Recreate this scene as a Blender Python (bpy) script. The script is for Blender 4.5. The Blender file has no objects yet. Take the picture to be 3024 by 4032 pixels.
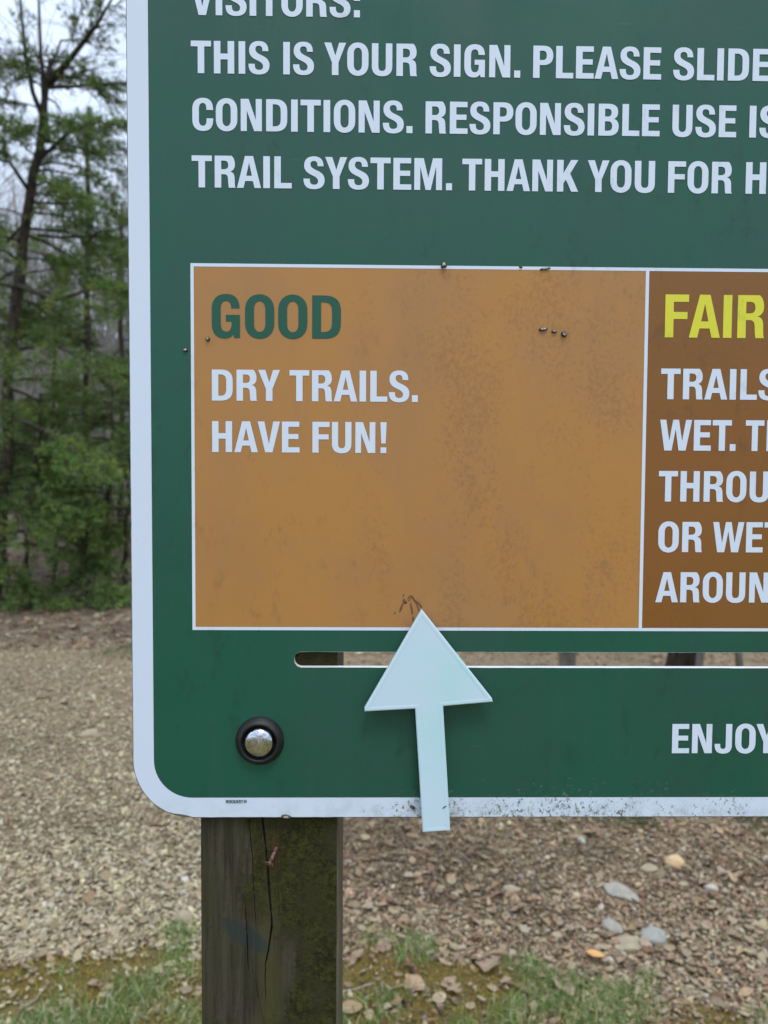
import bpy, math, random
import numpy as np
from mathutils import Vector, Matrix
from mathutils.geometry import tessellate_polygon

R = math.radians
S = bpy.context.scene
COL = S.collection
random.seed(4)
rng = np.random.default_rng(11)

# ------------------------------------------------------------------ camera
CAMH = 1.5
CD = 0.47                                  # metres from the lens to the sign face (y = 0)
yaw, pitch, roll = R(0.89228621), R(-2.48557763), R(0.31763958)
fwd = Vector((math.sin(yaw)*math.cos(pitch), math.cos(yaw)*math.cos(pitch), math.sin(pitch)))
r0 = Vector((math.cos(yaw), -math.sin(yaw), 0)); u0 = r0.cross(fwd)
rt = r0*math.cos(roll) + u0*math.sin(roll); up = -r0*math.sin(roll) + u0*math.cos(roll)
cam = bpy.data.cameras.new('camera'); co = bpy.data.objects.new('camera', cam); COL.objects.link(co)
CAM = Vector((0, -CD, CAMH))
M = Matrix((( rt.x, up.x, -fwd.x, CAM.x), (rt.y, up.y, -fwd.y, CAM.y), (rt.z, up.z, -fwd.z, CAM.z), (0, 0, 0, 1)))
co.matrix_world = M
cam.sensor_fit = 'VERTICAL'; cam.sensor_height = 36; cam.lens = 26
cam.clip_start = 0.02; cam.clip_end = 900
cam.dof.use_dof = True; cam.dof.focus_distance = 0.468; cam.dof.aperture_fstop = 10.5
S.camera = co

# ------------------------------------------------------------------ world, sun, exposure
SUN_EL, SUN_AZ = R(64), R(16)              # az: to the right of the direction behind the camera
world = bpy.data.worlds.new('World'); S.world = world; world.use_nodes = True
wn = world.node_tree.nodes; wl = world.node_tree.links
for n in list(wn): wn.remove(n)
wo = wn.new('ShaderNodeOutputWorld'); bg = wn.new('ShaderNodeBackground'); wl.new(bg.outputs[0], wo.inputs[0])
bg.inputs['Strength'].default_value = 0.1
sky = wn.new('ShaderNodeTexSky'); sky.sky_type = 'NISHITA'; sky.sun_disc = False
sky.sun_elevation = SUN_EL; sky.sun_rotation = math.pi - SUN_AZ
sky.dust_density = 4; sky.air_density = 1.2
tc = wn.new('ShaderNodeTexCoord')
sep = wn.new('ShaderNodeSeparateXYZ'); wl.new(tc.outputs['Generated'], sep.inputs[0])
# overcast layer: CIE overcast brightening towards the zenith, broken by soft cloud noise
mr = wn.new('ShaderNodeMapRange'); wl.new(sep.outputs['Z'], mr.inputs['Value'])
mr.inputs['From Min'].default_value = 0; mr.inputs['From Max'].default_value = 1
mr.inputs['To Min'].default_value = 0.80; mr.inputs['To Max'].default_value = 1.4
nz = wn.new('ShaderNodeTexNoise'); nz.inputs['Scale'].default_value = 1.8; nz.inputs['Detail'].default_value = 5
mp = wn.new('ShaderNodeMapping'); mp.inputs['Scale'].default_value = (1, 1, 2.5)
wl.new(tc.outputs['Generated'], mp.inputs[0]); wl.new(mp.outputs[0], nz.inputs['Vector'])
mr2 = wn.new('ShaderNodeMapRange'); wl.new(nz.outputs['Fac'], mr2.inputs['Value'])
mr2.inputs['From Min'].default_value = .3; mr2.inputs['From Max'].default_value = .7
mr2.inputs['To Min'].default_value = 0.70; mr2.inputs['To Max'].default_value = 1.22
mu = wn.new('ShaderNodeMath'); mu.operation = 'MULTIPLY'; wl.new(mr.outputs[0], mu.inputs[0]); wl.new(mr2.outputs[0], mu.inputs[1])
vm = wn.new('ShaderNodeVectorMath'); vm.operation = 'SCALE'; vm.inputs[0].default_value = (8.7, 10.1, 12.5)
wl.new(mu.outputs[0], vm.inputs['Scale'])
mx = wn.new('ShaderNodeMix'); mx.data_type = 'RGBA'; mx.inputs['Factor'].default_value = 0.86
wl.new(sky.outputs[0], mx.inputs['A']); wl.new(vm.outputs[0], mx.inputs['B']); wl.new(mx.outputs['Result'], bg.inputs['Color'])
sd = bpy.data.lights.new('sun', 'SUN'); sd.energy = 1.3; sd.angle = R(16); sd.color = (1, .96, .9)
so = bpy.data.objects.new('sun', sd); COL.objects.link(so)
sv = Vector((math.sin(SUN_AZ)*math.cos(SUN_EL), -math.cos(SUN_AZ)*math.cos(SUN_EL), math.sin(SUN_EL)))
so.rotation_euler = sv.to_track_quat('Z', 'Y').to_euler(); so.location = (2, -6, 9)
S.view_settings.view_transform = 'Standard'; S.view_settings.look = 'None'
S.view_settings.gamma = 1; S.view_settings.use_curve_mapping = False
S.view_settings.exposure = 0.12
S.render.engine = 'CYCLES'

FPX = 2912.0
def ray(px, py):
    d = fwd + rt*((px-1512)/FPX) - up*((py-2016)/FPX)
    return d
def at(px, py, Y=0.0):                      # point of the place seen there, on the plane y = Y
    d = ray(px, py); t = (Y+CD)/d.y
    return CAM + d*t
def on_ground(px, py):
    d = ray(px, py); t = -CAMH/d.z
    p = CAM + d*t
    return p

# ------------------------------------------------------------------ helpers
def link(o, parent=None):
    COL.objects.link(o)
    if parent is not None: o.parent = parent
    return o
def wloc(o):
    v = Vector((0, 0, 0))
    while o is not None:
        v += o.location; o = o.parent
    return v
def mesh(name, V, F, mat=None, parent=None, smooth=False, origin=None, color=None):
    """V in world space; the object keeps its own origin."""
    V = np.asarray(V, dtype=float).reshape(-1, 3)
    pl = wloc(parent) if parent is not None else Vector((0, 0, 0))
    og = Vector(origin) if origin is not None else pl
    me = bpy.data.meshes.new(name)
    me.from_pydata((V - np.array(og)).tolist(), [], F if isinstance(F, list) else F.tolist())
    if mat: me.materials.append(mat)
    if smooth: me.shade_smooth()
    if color is not None:
        ca = me.color_attributes.new('tint', 'FLOAT_COLOR', 'POINT')
        c = np.ones((len(V), 4)); c[:, :3] = color; ca.data.foreach_set('color', c.ravel())
    me.update()
    o = bpy.data.objects.new(name, me); o.location = og - pl
    return link(o, parent)
def tris_mesh(name, V, T, mat, parent=None, color=None, origin=(0, 0, 0), smooth=False):
    """fast builder for big triangle arrays"""
    V = np.asarray(V, dtype=np.float32).reshape(-1, 3); T = np.asarray(T, dtype=np.int32).reshape(-1, 3)
    pl = wloc(parent) if parent is not None else Vector((0, 0, 0))
    og = pl if parent is not None else Vector(origin)
    V = V - np.array(og, dtype=np.float32)
    me = bpy.data.meshes.new(name)
    me.vertices.add(len(V)); me.vertices.foreach_set('co', V.ravel())
    me.loops.add(T.size); me.loops.foreach_set('vertex_index', T.ravel())
    me.polygons.add(len(T)); me.polygons.foreach_set('loop_start', np.arange(0, T.size, 3, dtype=np.int32))
    me.polygons.foreach_set('loop_total', np.full(len(T), 3, dtype=np.int32))
    me.update(calc_edges=True); me.validate()
    if color is not None:
        ca = me.color_attributes.new('tint', 'FLOAT_COLOR', 'POINT')
        c = np.ones((len(V), 4), dtype=np.float32); c[:, :3] = color; ca.data.foreach_set('color', c.ravel())
    if smooth: me.shade_smooth()
    me.materials.append(mat)
    o = bpy.data.objects.new(name, me); o.location = og - pl
    return link(o, parent)
def tag(o, label=None, cat=None, group=None, kind=None):
    if label: o['label'] = label
    if cat: o['category'] = cat
    if group: o['group'] = group
    if kind: o['kind'] = kind
    return o
def empty(name, loc):
    o = bpy.data.objects.new(name, None); o.location = loc; o.empty_display_size = .05
    return link(o)

def tube(pts, rad, n=8, jit=0.0):
    pts = [Vector(p) for p in pts]; V = []; F = []
    for i, p in enumerate(pts):
        a = pts[max(i-1, 0)]; b = pts[min(i+1, len(pts)-1)]
        d = (b-a).normalized(); s = d.cross(Vector((0, 0, 1)))
        if s.length < .05: s = d.cross(Vector((0, 1, 0)))
        s.normalize(); t = s.cross(d)
        for k in range(n):
            an = 2*math.pi*k/n; r = rad[i]*(1+random.uniform(-jit, jit))
            V.append(p + (s*math.cos(an)+t*math.sin(an))*r)
    for i in range(len(pts)-1):
        for k in range(n):
            F.append((i*n+k, i*n+(k+1) % n, (i+1)*n+(k+1) % n, (i+1)*n+k))
    F.append(tuple(range(n))[::-1]); F.append(tuple((len(pts)-1)*n+k for k in range(n)))
    return V, F
def merge(parts):
    V = []; F = []
    for v, f in parts:
        o = len(V); V += [tuple(q) for q in v]; F += [tuple(i+o for i in p) for p in f]
    return V, F
def quads_to_tris(F):
    T = []
    for p in F:
        for k in range(1, len(p)-1): T.append((p[0], p[k], p[k+1]))
    return T

# ------------------------------------------------------------------ node materials
def newmat(name):
    m = bpy.data.materials.new(name); m.use_nodes = True
    nt = m.node_tree; b = nt.nodes['Principled BSDF']
    return m, nt, b
class NB:
    def __init__(s, nt): s.nt = nt
    def n(s, t, **k):
        x = s.nt.nodes.new(t)
        for a, v in k.items(): setattr(x, a, v)
        return x
    def put(s, sock, v):
        if hasattr(v, 'bl_idname') or isinstance(v, bpy.types.NodeSocket): s.nt.links.new(v, sock)
        else: sock.default_value = v
    def math(s, op, a, b=0.0, clamp=False):
        x = s.n('ShaderNodeMath', operation=op); x.use_clamp = clamp
        s.put(x.inputs[0], a); s.put(x.inputs[1], b); return x.outputs[0]
    def noise(s, vec, scale, detail=4, rough=.55, dist=0.0):
        x = s.n('ShaderNodeTexNoise'); s.put(x.inputs['Vector'], vec)
        x.inputs['Scale'].default_value = scale; x.inputs['Detail'].default_value = detail
        x.inputs['Roughness'].default_value = rough; x.inputs['Distortion'].default_value = dist
        return x.outputs['Fac']
    def mapv(s, vec, scale=(1, 1, 1), loc=(0, 0, 0), rot=(0, 0, 0)):
        x = s.n('ShaderNodeMapping'); s.put(x.inputs[0], vec); x.inputs['Scale'].default_value = scale
        x.inputs['Location'].default_value = loc; x.inputs['Rotation'].default_value = rot; return x.outputs[0]
    def rng(s, v, a, b, c=0.0, d=1.0, smooth=True):
        x = s.n('ShaderNodeMapRange'); x.interpolation_type = 'SMOOTHSTEP' if smooth else 'LINEAR'
        s.put(x.inputs['Value'], v)
        for i, q in zip(('From Min', 'From Max', 'To Min', 'To Max'), (a, b, c, d)): s.put(x.inputs[i], q)
        return x.outputs[0]
    def mix(s, f, a, b, mode='MIX'):
        x = s.n('ShaderNodeMix'); x.data_type = 'RGBA'; x.blend_type = mode
        s.put(x.inputs[0], f)
        for sk, v in ((x.inputs['A'], a), (x.inputs['B'], b)):
            if isinstance(v, tuple) and len(v) == 3: v = (*v, 1)
            s.put(sk, v)
        return x.outputs['Result']
    def bump(s, h, strength=.3, dist=.001):
        x = s.n('ShaderNodeBump'); x.inputs['Strength'].default_value = strength
        x.inputs['Distance'].default_value = dist; s.put(x.inputs['Height'], h); return x.outputs[0]
    def pos(s): return s.n('ShaderNodeNewGeometry').outputs['Position']
    def xyz(s, v):
        x = s.n('ShaderNodeSeparateXYZ'); s.put(x.inputs[0], v); return x.outputs

def sign_mat(name, col, grime=.25, grime_col=(.11, .065, .035), rough=.38, lichen=0.0, mottle=.0, spec=.42, fade=None, speck=0, fleck=0):
    """printed vinyl: slightly blotchy ink, fine dirt specks, lichen that grows on the lower right edge"""
    m, nt, b = newmat(name); q = NB(nt); P = q.pos(); X = q.xyz(P)
    c = col
    big = q.noise(q.mapv(P, (1, 1, .7)), 9, 4, .6)
    if fade:
        c = q.mix(q.rng(big, .38, .66), c, fade)
    if mottle:
        mid = q.noise(q.mapv(P, (1, 1, .55), (3, 0, 1)), 75, 7, .72)
        area = q.noise(P, 7.5, 3, .5)
        f = q.math('MULTIPLY', q.rng(mid, .53, .68), q.rng(area, .42, .62))
        c = q.mix(q.math('MULTIPLY', f, mottle), c, grime_col)
    if speck:                                   # crusty specks gathered in loose upright drifts in the middle of the cell
        sp = q.noise(q.mapv(P, (1, 1, .8), (0, 2, 0)), 330, 5, .78); dr = q.noise(q.mapv(P, (1, 1, .38), (5, 0, 2)), 24, 4, .62)
        mid_ = q.math('MULTIPLY', q.rng(X[0], -.045, .02), q.rng(X[0], .34, .12, .35, 1))
        th = q.math('SUBTRACT', .70, q.math('MULTIPLY', q.math('MULTIPLY', q.rng(dr, .28, .66), mid_), .25))
        f = q.math('MULTIPLY', q.rng(q.math('SUBTRACT', sp, th), -.05, .14), speck); c = q.mix(f, c, grime_col)
    if fleck:
        sp = q.noise(P, 520, 3, .7); f = q.math('MULTIPLY', q.rng(sp, .665, .70), fleck); c = q.mix(f, c, (.006, .02, .014))
    fine = q.noise(P, 420, 4, .7)
    f = q.math('MULTIPLY', q.rng(fine, .64, .74), q.rng(q.noise(P, 28, 3, .6), .45, .65))
    c = q.mix(q.math('MULTIPLY', f, grime), c, grime_col)
    if rough < .35:                             # faint runs of rain dirt down the face
        st = q.noise(q.mapv(P, (1, 1, .05)), 95, 4, .7); f = q.math('MULTIPLY', q.rng(st, .50, .72), q.rng(q.noise(P, 6, 3), .4, .65))
        c = q.mix(q.math('MULTIPLY', f, .30), c, (.045, .105, .082))
        sc_ = q.noise(q.mapv(P, (1, 1, 9), rot=(0, .5, 0)), 40, 2, .4); f = q.math('MULTIPLY', q.rng(sc_, .735, .75), .2); c = q.mix(f, c, (.08, .16, .13))
    if lichen:
        # band at the foot of the sign, thicker to the right of the arrow
        band = q.rng(X[2], CAMH-.150, CAMH-.214, 0, 1.12)
        right = q.rng(X[0], -.095, .05, .25, 1)
        ln = q.noise(q.mapv(P, (1, 1, .8)), 340, 6, .8)
        patch = q.noise(P, 26, 3, .6)
        th = q.math('SUBTRACT', .80, q.math('MULTIPLY', q.math('MULTIPLY', band, right), q.rng(patch, .30, .62, .15, .26)))
        f = q.math('MULTIPLY', q.rng(q.math('SUBTRACT', ln, th), -.02, .06), lichen)
        soft = q.math('MULTIPLY', q.math('MULTIPLY', q.rng(X[2], CAMH-.200, CAMH-.217), right), q.rng(q.noise(P, 60, 5, .7), .42, .68))
        c = q.mix(q.math('MULTIPLY', soft, .45*lichen), c, (.20, .21, .17))
        c = q.mix(f, c, q.mix(q.rng(q.noise(P, 160, 2), .4, .6), (.05, .065, .04), (.22, .24, .18)))
    q.put(b.inputs['Base Color'], c if not isinstance(c, tuple) else (*c, 1))
    q.put(b.inputs['Roughness'], q.rng(q.noise(P, 16, 4, .6), .3, .7, rough-.07, rough+.12))
    b.inputs['Specular IOR Level'].default_value = spec
    q.put(b.inputs['Normal'], q.bump(q.noise(P, 900, 3, .6), .12, .0002))
    return m

MW = sign_mat('white_ink', (.68, .775, .91), .5, (.25, .25, .22), lichen=.95)
MG = sign_mat('green_ink', (.011, .098, .060), .5, (.012, .03, .02), rough=.31, lichen=.6, mottle=.4, fade=(.020, .088, .062), fleck=.5)
MO = sign_mat('orange_ink', (.460, .222, .056), .7, (.21, .105, .050), mottle=.42, fade=(.405, .205, .073), rough=.42, speck=.34)
MB_ = sign_mat('brown_ink', (.250, .100, .017), .6, (.12, .06, .025), mottle=.45, fade=(.225, .102, .016), rough=.38, speck=.3)
MY = sign_mat('yellow_ink', (.74, .72, .045), .4, (.42, .44, .06), mottle=.5)
ML = sign_mat('letter_white', (.70, .79, .92), .5, (.33, .34, .34), mottle=.30, lichen=.9)
MLG = sign_mat('letter_green', (.010, .095, .058), .3, (.03, .06, .04))
MDARK = sign_mat('small_print_ink', (.035, .07, .08), .2, (.2, .2, .2))
MEDGE = sign_mat('panel_edge', (.17, .16, .17), .5, (.06, .05, .05))
MLIP = sign_mat('slot_edge', (.80, .80, .80), .5, (.3, .28, .25))
MMARK = sign_mat('scratch_mark', (.17, .085, .035), .2, (.08, .05, .03))

# ------------------------------------------------------------------ lettering (drawn outlines, cap height 100)
def cubic(p0, c, n=9):
    x1, y1, x2, y2, x3, y3 = c; out = []
    for i in range(1, n+1):
        t = i/n; s = 1-t
        out.append((s**3*p0[0]+3*s*s*t*x1+3*s*t*t*x2+t**3*x3, s**3*p0[1]+3*s*s*t*y1+3*s*t*t*y2+t**3*y3))
    return out
def loop(cmds):
    pts = [cmds[0]]
    for c in cmds[1:]:
        if len(c) == 2: pts.append(c)
        else: pts += cubic(pts[-1], c)
    if abs(pts[0][0]-pts[-1][0])+abs(pts[0][1]-pts[-1][1]) < 1e-6: pts.pop()
    return pts
def oval(x0, x1, y0, y1, s0, s1):
    m = (x0+x1)/2; k = .62
    return [(x0, s0), (x0, s1), (x0, s1+k*(y1-s1), m-.58*(m-x0), y1, m, y1), (m+.58*(x1-m), y1, x1, s1+k*(y1-s1), x1, s1), (x1, s0),
            (x1, s0-k*(s0-y0), m+.58*(x1-m), y0, m, y0), (m-.58*(m-x0), y0, x0, s0-k*(s0-y0), x0, s0)]
box = lambda x0, y0, x1, y1: [(x0, y0), (x0, y1), (x1, y1), (x1, y0)]
GL = {  # char: (width, left bearing, right bearing, loops)
 'T': (62.3, 1.9, 1.9, [[(0, 100), (62.3, 100), (62.3, 82.5), (41.2, 82.5), (41.2, 0), (21.1, 0), (21.1, 82.5), (0, 82.5)]]),
 'H': (62.6, 6.7, 6.7, [[(0, 0), (0, 100), (20.2, 100), (20.2, 61.5), (42.4, 61.5), (42.4, 100), (62.6, 100), (62.6, 0), (42.4, 0), (42.4, 43.5), (20.2, 43.5), (20.2, 0)]]),
 'I': (20.5, 6.7, 6.7, [box(0, 0, 20.5, 100)]),
 'S': (65, 3.2, 2.6, [[(61.5, 70.6), (61.5, 91, 52, 101.5, 32, 101.5), (13, 101.5, 2, 91, 2, 73), (2, 57, 12, 49, 24, 43.5), (36, 38, 45, 33, 45, 24),
                      (45, 16, 40, 12.5, 32.5, 12.5), (24, 12.5, 19.6, 17, 19.6, 27), (19.6, 31.3), (0, 31.3), (0, 8, 11, -1.5, 32, -1.5), (54, -1.5, 65, 9, 65, 27),
                      (65, 42, 57, 50, 43, 56.5), (30, 62.5, 21.5, 67, 21.5, 76), (21.5, 83.5, 25.5, 87, 32, 87), (40, 87, 43.2, 82, 43.2, 74), (43.2, 70.6)]]),
 'Y': (68, -1, -1, [[(0, 100), (22, 100), (34.5, 60), (46.5, 100), (68, 100), (44.4, 39), (44.4, 0), (24, 0), (24, 39)]]),
 'O': (66, 4.6, 4.0, [oval(0, 66, -1.5, 101.5, 35, 65), oval(20.3, 45.7, 14.5, 85.5, 33, 67)]),
 'U': (63.5, 6.5, 6.3, [[(0, 100), (0, 30), (0, 9, 11, -1.5, 31.7, -1.5), (53, -1.5, 63.5, 9, 63.5, 30), (63.5, 100), (43.3, 100), (43.3, 30), (43.3, 19, 39.5, 14.7, 31.7, 14.7), (24, 14.7, 20.2, 19, 20.2, 30), (20.2, 100)]]),
 'R': (64.8, 6.7, 4.0, [[(0, 0), (0, 100), (32, 100), (52, 100), (52, 100, 62.5, 93, 62.5, 73), (62.5, 61, 57.5, 53.5, 47.5, 50.5), (57.5, 48.5, 61, 42, 61.5, 30), (62.2, 10), (62.5, 4, 63.2, 1.5, 64.8, .6), (64.8, 0), (43.8, 0), (43, 3, 42.4, 8, 42, 14), (41.2, 28), (40.6, 38, 37, 42, 28, 42), (20.2, 42), (20.2, 0)],
             [(20.2, 57.5), (20.2, 84.5), (29, 84.5), (38, 84.5, 42, 80, 42, 71), (42, 62, 38, 57.5, 29, 57.5)]]),
 'G': (63.5, 5.0, 6.7, [[(63, 68.5), (62.5, 91, 51.5, 101.5, 33, 101.5), (11, 101.5, 0, 88, 0, 66), (0, 34), (0, 11, 10, -1.5, 29, -1.5), (38, -1.5, 44.5, 2, 48.8, 9), (50, 0), (63.5, 0), (63.5, 53.5), (31.7, 53.5), (31.7, 38), (44.5, 38), (44.5, 33), (44.5, 21, 40.5, 14.7, 33, 14.7), (24, 14.7, 20.3, 21, 20.3, 34), (20.3, 66), (20.3, 79, 24, 85.5, 32.5, 85.5), (40.5, 85.5, 43.5, 79, 43.5, 68.5)]]),
 'C': (64, 4.6, 3.6, [[(64, 64), (64, 90, 53, 101.5, 33.5, 101.5), (11, 101.5, 0, 88, 0, 66), (0, 34), (0, 12, 11, -1.5, 33, -1.5), (53, -1.5, 64, 10, 64, 34), (64, 38), (43.8, 38), (43.8, 34), (43.8, 21, 40.5, 14.7, 32.5, 14.7), (24, 14.7, 20.3, 21, 20.3, 34), (20.3, 66), (20.3, 79, 24, 85.5, 32.5, 85.5), (40.5, 85.5, 43.5, 79, 43.5, 64)]]),
 'N': (65, 6.5, 6.5, [[(0, 0), (0, 100), (24.5, 100), (46.3, 35), (46.3, 100), (65, 100), (65, 0), (41.3, 0), (18.7, 64), (18.7, 0)]]),
 '.': (18.7, 5.8, 9.5, [box(0, 0, 18.7, 22)]),
 ':': (18.7, 8, 8, [box(0, 0, 18.7, 22), box(0, 51, 18.7, 73)]),
 '!': (20.3, 10, 7, [[(0, 100), (20.3, 100), (17.2, 31), (3.1, 31)], box(.8, 0, 19.5, 18.5)]),
 'P': (62, 6.7, 2.3, [[(0, 0), (0, 100), (31, 100), (52, 100, 62, 89, 62, 70), (62, 51, 52, 40, 31, 40), (20.2, 40), (20.2, 0)], [(20.2, 55.5), (20.2, 84.5), (28, 84.5), (38, 84.5, 41.8, 80, 41.8, 70), (41.8, 60, 38, 55.5, 28, 55.5)]]),
 'L': (54, 6.7, 1.4, [[(0, 0), (0, 100), (20.2, 100), (20.2, 17), (54, 17), (54, 0)]]),
 'E': (55.5, 6.7, 2.6, [[(0, 0), (0, 100), (54.6, 100), (54.6, 83), (20.2, 83), (20.2, 60), (51.8, 60), (51.8, 43.5), (20.2, 43.5), (20.2, 17), (55.5, 17), (55.5, 0)]]),
 'F': (56, 6.7, 1, [[(0, 0), (0, 100), (56, 100), (56, 83), (20.2, 83), (20.2, 59.5), (53, 59.5), (53, 43), (20.2, 43), (20.2, 0)]]),
 'A': (74, .2, .5, [[(0, 0), (20, 0), (25, 21.5), (49, 21.5), (54, 0), (74, 0), (49.6, 100), (24.6, 100)], [(28.4, 38), (37.2, 79), (45.8, 38)]]),
 'V': (70, -1, -.5, [[(0, 100), (21, 100), (35.2, 27), (49, 100), (70, 100), (46.5, 0), (23.5, 0)]]),
 'W': (103, 0, 0, [[(0, 100), (19.5, 100), (30.5, 31), (41.7, 100), (60.6, 100), (72, 31), (83.3, 100), (103, 100), (84, 0), (61, 0), (50.6, 70), (38.5, 0), (15, 0)]]),
 'D': (65, 6.7, 5.2, [[(0, 0), (0, 100), (28, 100), (54, 100, 65, 87, 65, 64), (65, 36), (65, 13, 54, 0, 28, 0)], [(20.2, 15.8), (20.2, 84.2), (27, 84.2), (40, 84.2, 44.8, 77, 44.8, 63), (44.8, 37), (44.8, 23, 40, 15.8, 27, 15.8)]]),
 'B': (63.5, 6.7, 4.4, [[(0, 0), (0, 100), (30, 100), (50, 100, 61, 92, 61, 75), (61, 63, 56, 56, 48.5, 53), (58, 50, 63.5, 42, 63.5, 29), (63.5, 10, 52, 0, 32, 0)], [(20.2, 60), (20.2, 84.5), (29, 84.5), (37.5, 84.5, 40.6, 80, 40.6, 72.5), (40.6, 64, 36.5, 60, 29, 60)], [(20.2, 15.5), (20.2, 45), (30, 45), (39, 45, 43, 40, 43, 30), (43, 20, 39, 15.5, 30, 15.5)]]),
 'K': (67.6, 6.7, 0, [[(0, 0), (0, 100), (20.2, 100), (20.2, 58), (44, 100), (66.5, 100), (41.5, 57), (67.6, 0), (45.5, 0), (28, 38.5), (20.2, 26), (20.2, 0)]]),
 'M': (86, 6.5, 6.5, [[(0, 0), (0, 100), (29, 100), (43.2, 38), (57.4, 100), (86, 100), (86, 0), (67.5, 0), (67.5, 74), (51, 0), (35.4, 0), (18.5, 74), (18.5, 0)]]),
 'J': (56, 2, 6, [[(36, 100), (56, 100), (56, 28), (56, 7.5, 46.5, -1.5, 28, -1.5), (9, -1.5, 0, 9, 0, 28), (0, 32), (18.3, 32), (18.3, 27), (18.3, 18.5, 21, 14.7, 27.2, 14.7), (33.5, 14.7, 36, 18.5, 36, 27)]]),
}
KERN = {('T', '.'): -13, ('R', 'A'): 0, ('A', 'V'): 0, ('O', 'Y'): -1.5, ('L', 'S'): 0}
def flat(loops, y):
    vs = [[Vector((x, 0, z)) for x, z in l] for l in loops]
    T = tessellate_polygon([[Vector((v.x, v.z, 0)) for v in l] for l in vs])
    return [(v.x, y, v.z) for l in vs for v in l], [tuple(t) for t in T]
def flip_to_camera(V, F):
    out = []
    for f in F:
        a, b, c = (Vector(V[i]) for i in f[:3])
        n = (b-a).cross(c-a)
        out.append(f if n.y < 0 else tuple(reversed(f)))
    return out
def word(w, x0, x1, z, cap, y):
    pen = 0; place = []
    for i, ch in enumerate(w):
        wd, lb, rb, lp = GL[ch]
        if i: pen += lb + KERN.get((w[i-1], ch), 0)
        place.append((ch, pen)); pen += wd
        end = pen; pen += rb
    sx = (x1-x0)/end; sy = cap/100; parts = []
    for ch, p in place:
        loops = [loop(l) for l in GL[ch][3]]
        k = .25                                   # hair-thin irregularity of the cut film
        groups = [loops] if ch not in '!:' else [[l] for l in loops]
        for g in groups:
            V, F = flat([[(x0+(p+x)*sx, z+yy*sy) for x, yy in l] for l in g], y)
            parts.append((V, flip_to_camera(V, F)))
    return parts

# ------------------------------------------------------------------ ground height
def fbm(x, y, sc, seed=0, octv=4):
    v = 0; a = 1; tot = 0
    for i in range(octv):
        s = seed*7.13+i*3.7; f = sc*2**i
        v = v + a*(np.sin(x*f+s+1.7*np.sin(y*f*.7+s))*np.cos(y*f*1.13-s+1.3*np.sin(x*f*.8+2*s)))
        tot += a; a *= .5
    return v/tot
def hz(x, y):
    x = np.asarray(x, float); y = np.asarray(y, float)
    near = .012*fbm(x, y, 2.1, 1) + .05*fbm(x, y, .35, 2)*np.clip((np.hypot(x, y)-3)/4, 0, 1)
    t = np.clip((y-8.6)/6, 0, 1); rise = np.where(y < 14.6, .27*6*(t**2)/2, .81+.27*(y-14.6))
    cap = 17.0; rise = np.where(rise > cap*.7, cap*.7+cap*.3*np.tanh((rise-cap*.7)/(cap*.3)), rise)
    return near + rise*(1+.12*fbm(x, y, .05, 5, 2))

# ------------------------------------------------------------------ ground sheet
m, nt, b = newmat('forest_floor'); q = NB(nt); P = q.pos(); X = q.xyz(P)
c = q.mix(q.rng(q.noise(P, 14, 6, .7), .35, .65), (0.153, 0.109, 0.064), (0.361, 0.287, 0.181))
c = q.mix(q.rng(q.noise(P, 90, 5, .7), .4, .62), c, (0.268, 0.200, 0.123))
far = q.rng(X[1], 5.7, 6.4)
c = q.mix(far, c, q.mix(q.rng(q.noise(P, 5, 6, .7), .4, .6), (0.124, 0.087, 0.062), (0.235, 0.183, 0.129)))
c = q.mix(q.rng(X[1], 10, 17), c, q.mix(q.rng(q.noise(P, 2.2, 6, .7), .4, .6), (.085, .075, .058), (.15, .13, .105)))
# moss and thin turf in the foreground strip
edge = q.math('ADD', X[1], q.math('MULTIPLY', q.rng(X[0], .15, 1.0), .35))
wob = q.math('MULTIPLY', q.math('SUBTRACT', q.noise(P, 4.2, 4, .6), .5), .55)
turf = q.rng(q.math('ADD', edge, wob), 1.94, 1.72)
c = q.mix(q.math('MULTIPLY', turf, .85), c, q.mix(q.rng(q.noise(P, 22, 5, .65), .38, .62), (.22, .175, .045), (.16, .14, .05)))
q.put(b.inputs['Base Color'], c); b.inputs['Roughness'].default_value = .95; b.inputs['Specular IOR Level'].default_value = .15
q.put(b.inputs['Normal'], q.bump(q.noise(P, 60, 8, .75), .9, .012))
MFLOOR = m
ax = np.sinh(np.linspace(-5.2, 5.2, 281))*1.35; ay = 3+np.sinh(np.linspace(-5.2, 5.2, 301))*1.35
gx, gy = np.meshgrid(ax, ay); gz = hz(gx, gy)-.004
V = np.stack([gx, gy, gz], -1).reshape(-1, 3); nx = len(ax); ny = len(ay)
i, j = np.meshgrid(np.arange(nx-1), np.arange(ny-1)); a = (j*nx+i).ravel()
T = np.concatenate([np.stack([a, a+1, a+nx+1], -1), np.stack([a, a+nx+1, a+nx], -1)])
ground = tris_mesh('ground', V, T, MFLOOR, smooth=True); tag(ground, 'leaf strewn woodland ground with wood chips, rising into a hillside behind the trees', kind='structure')

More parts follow.
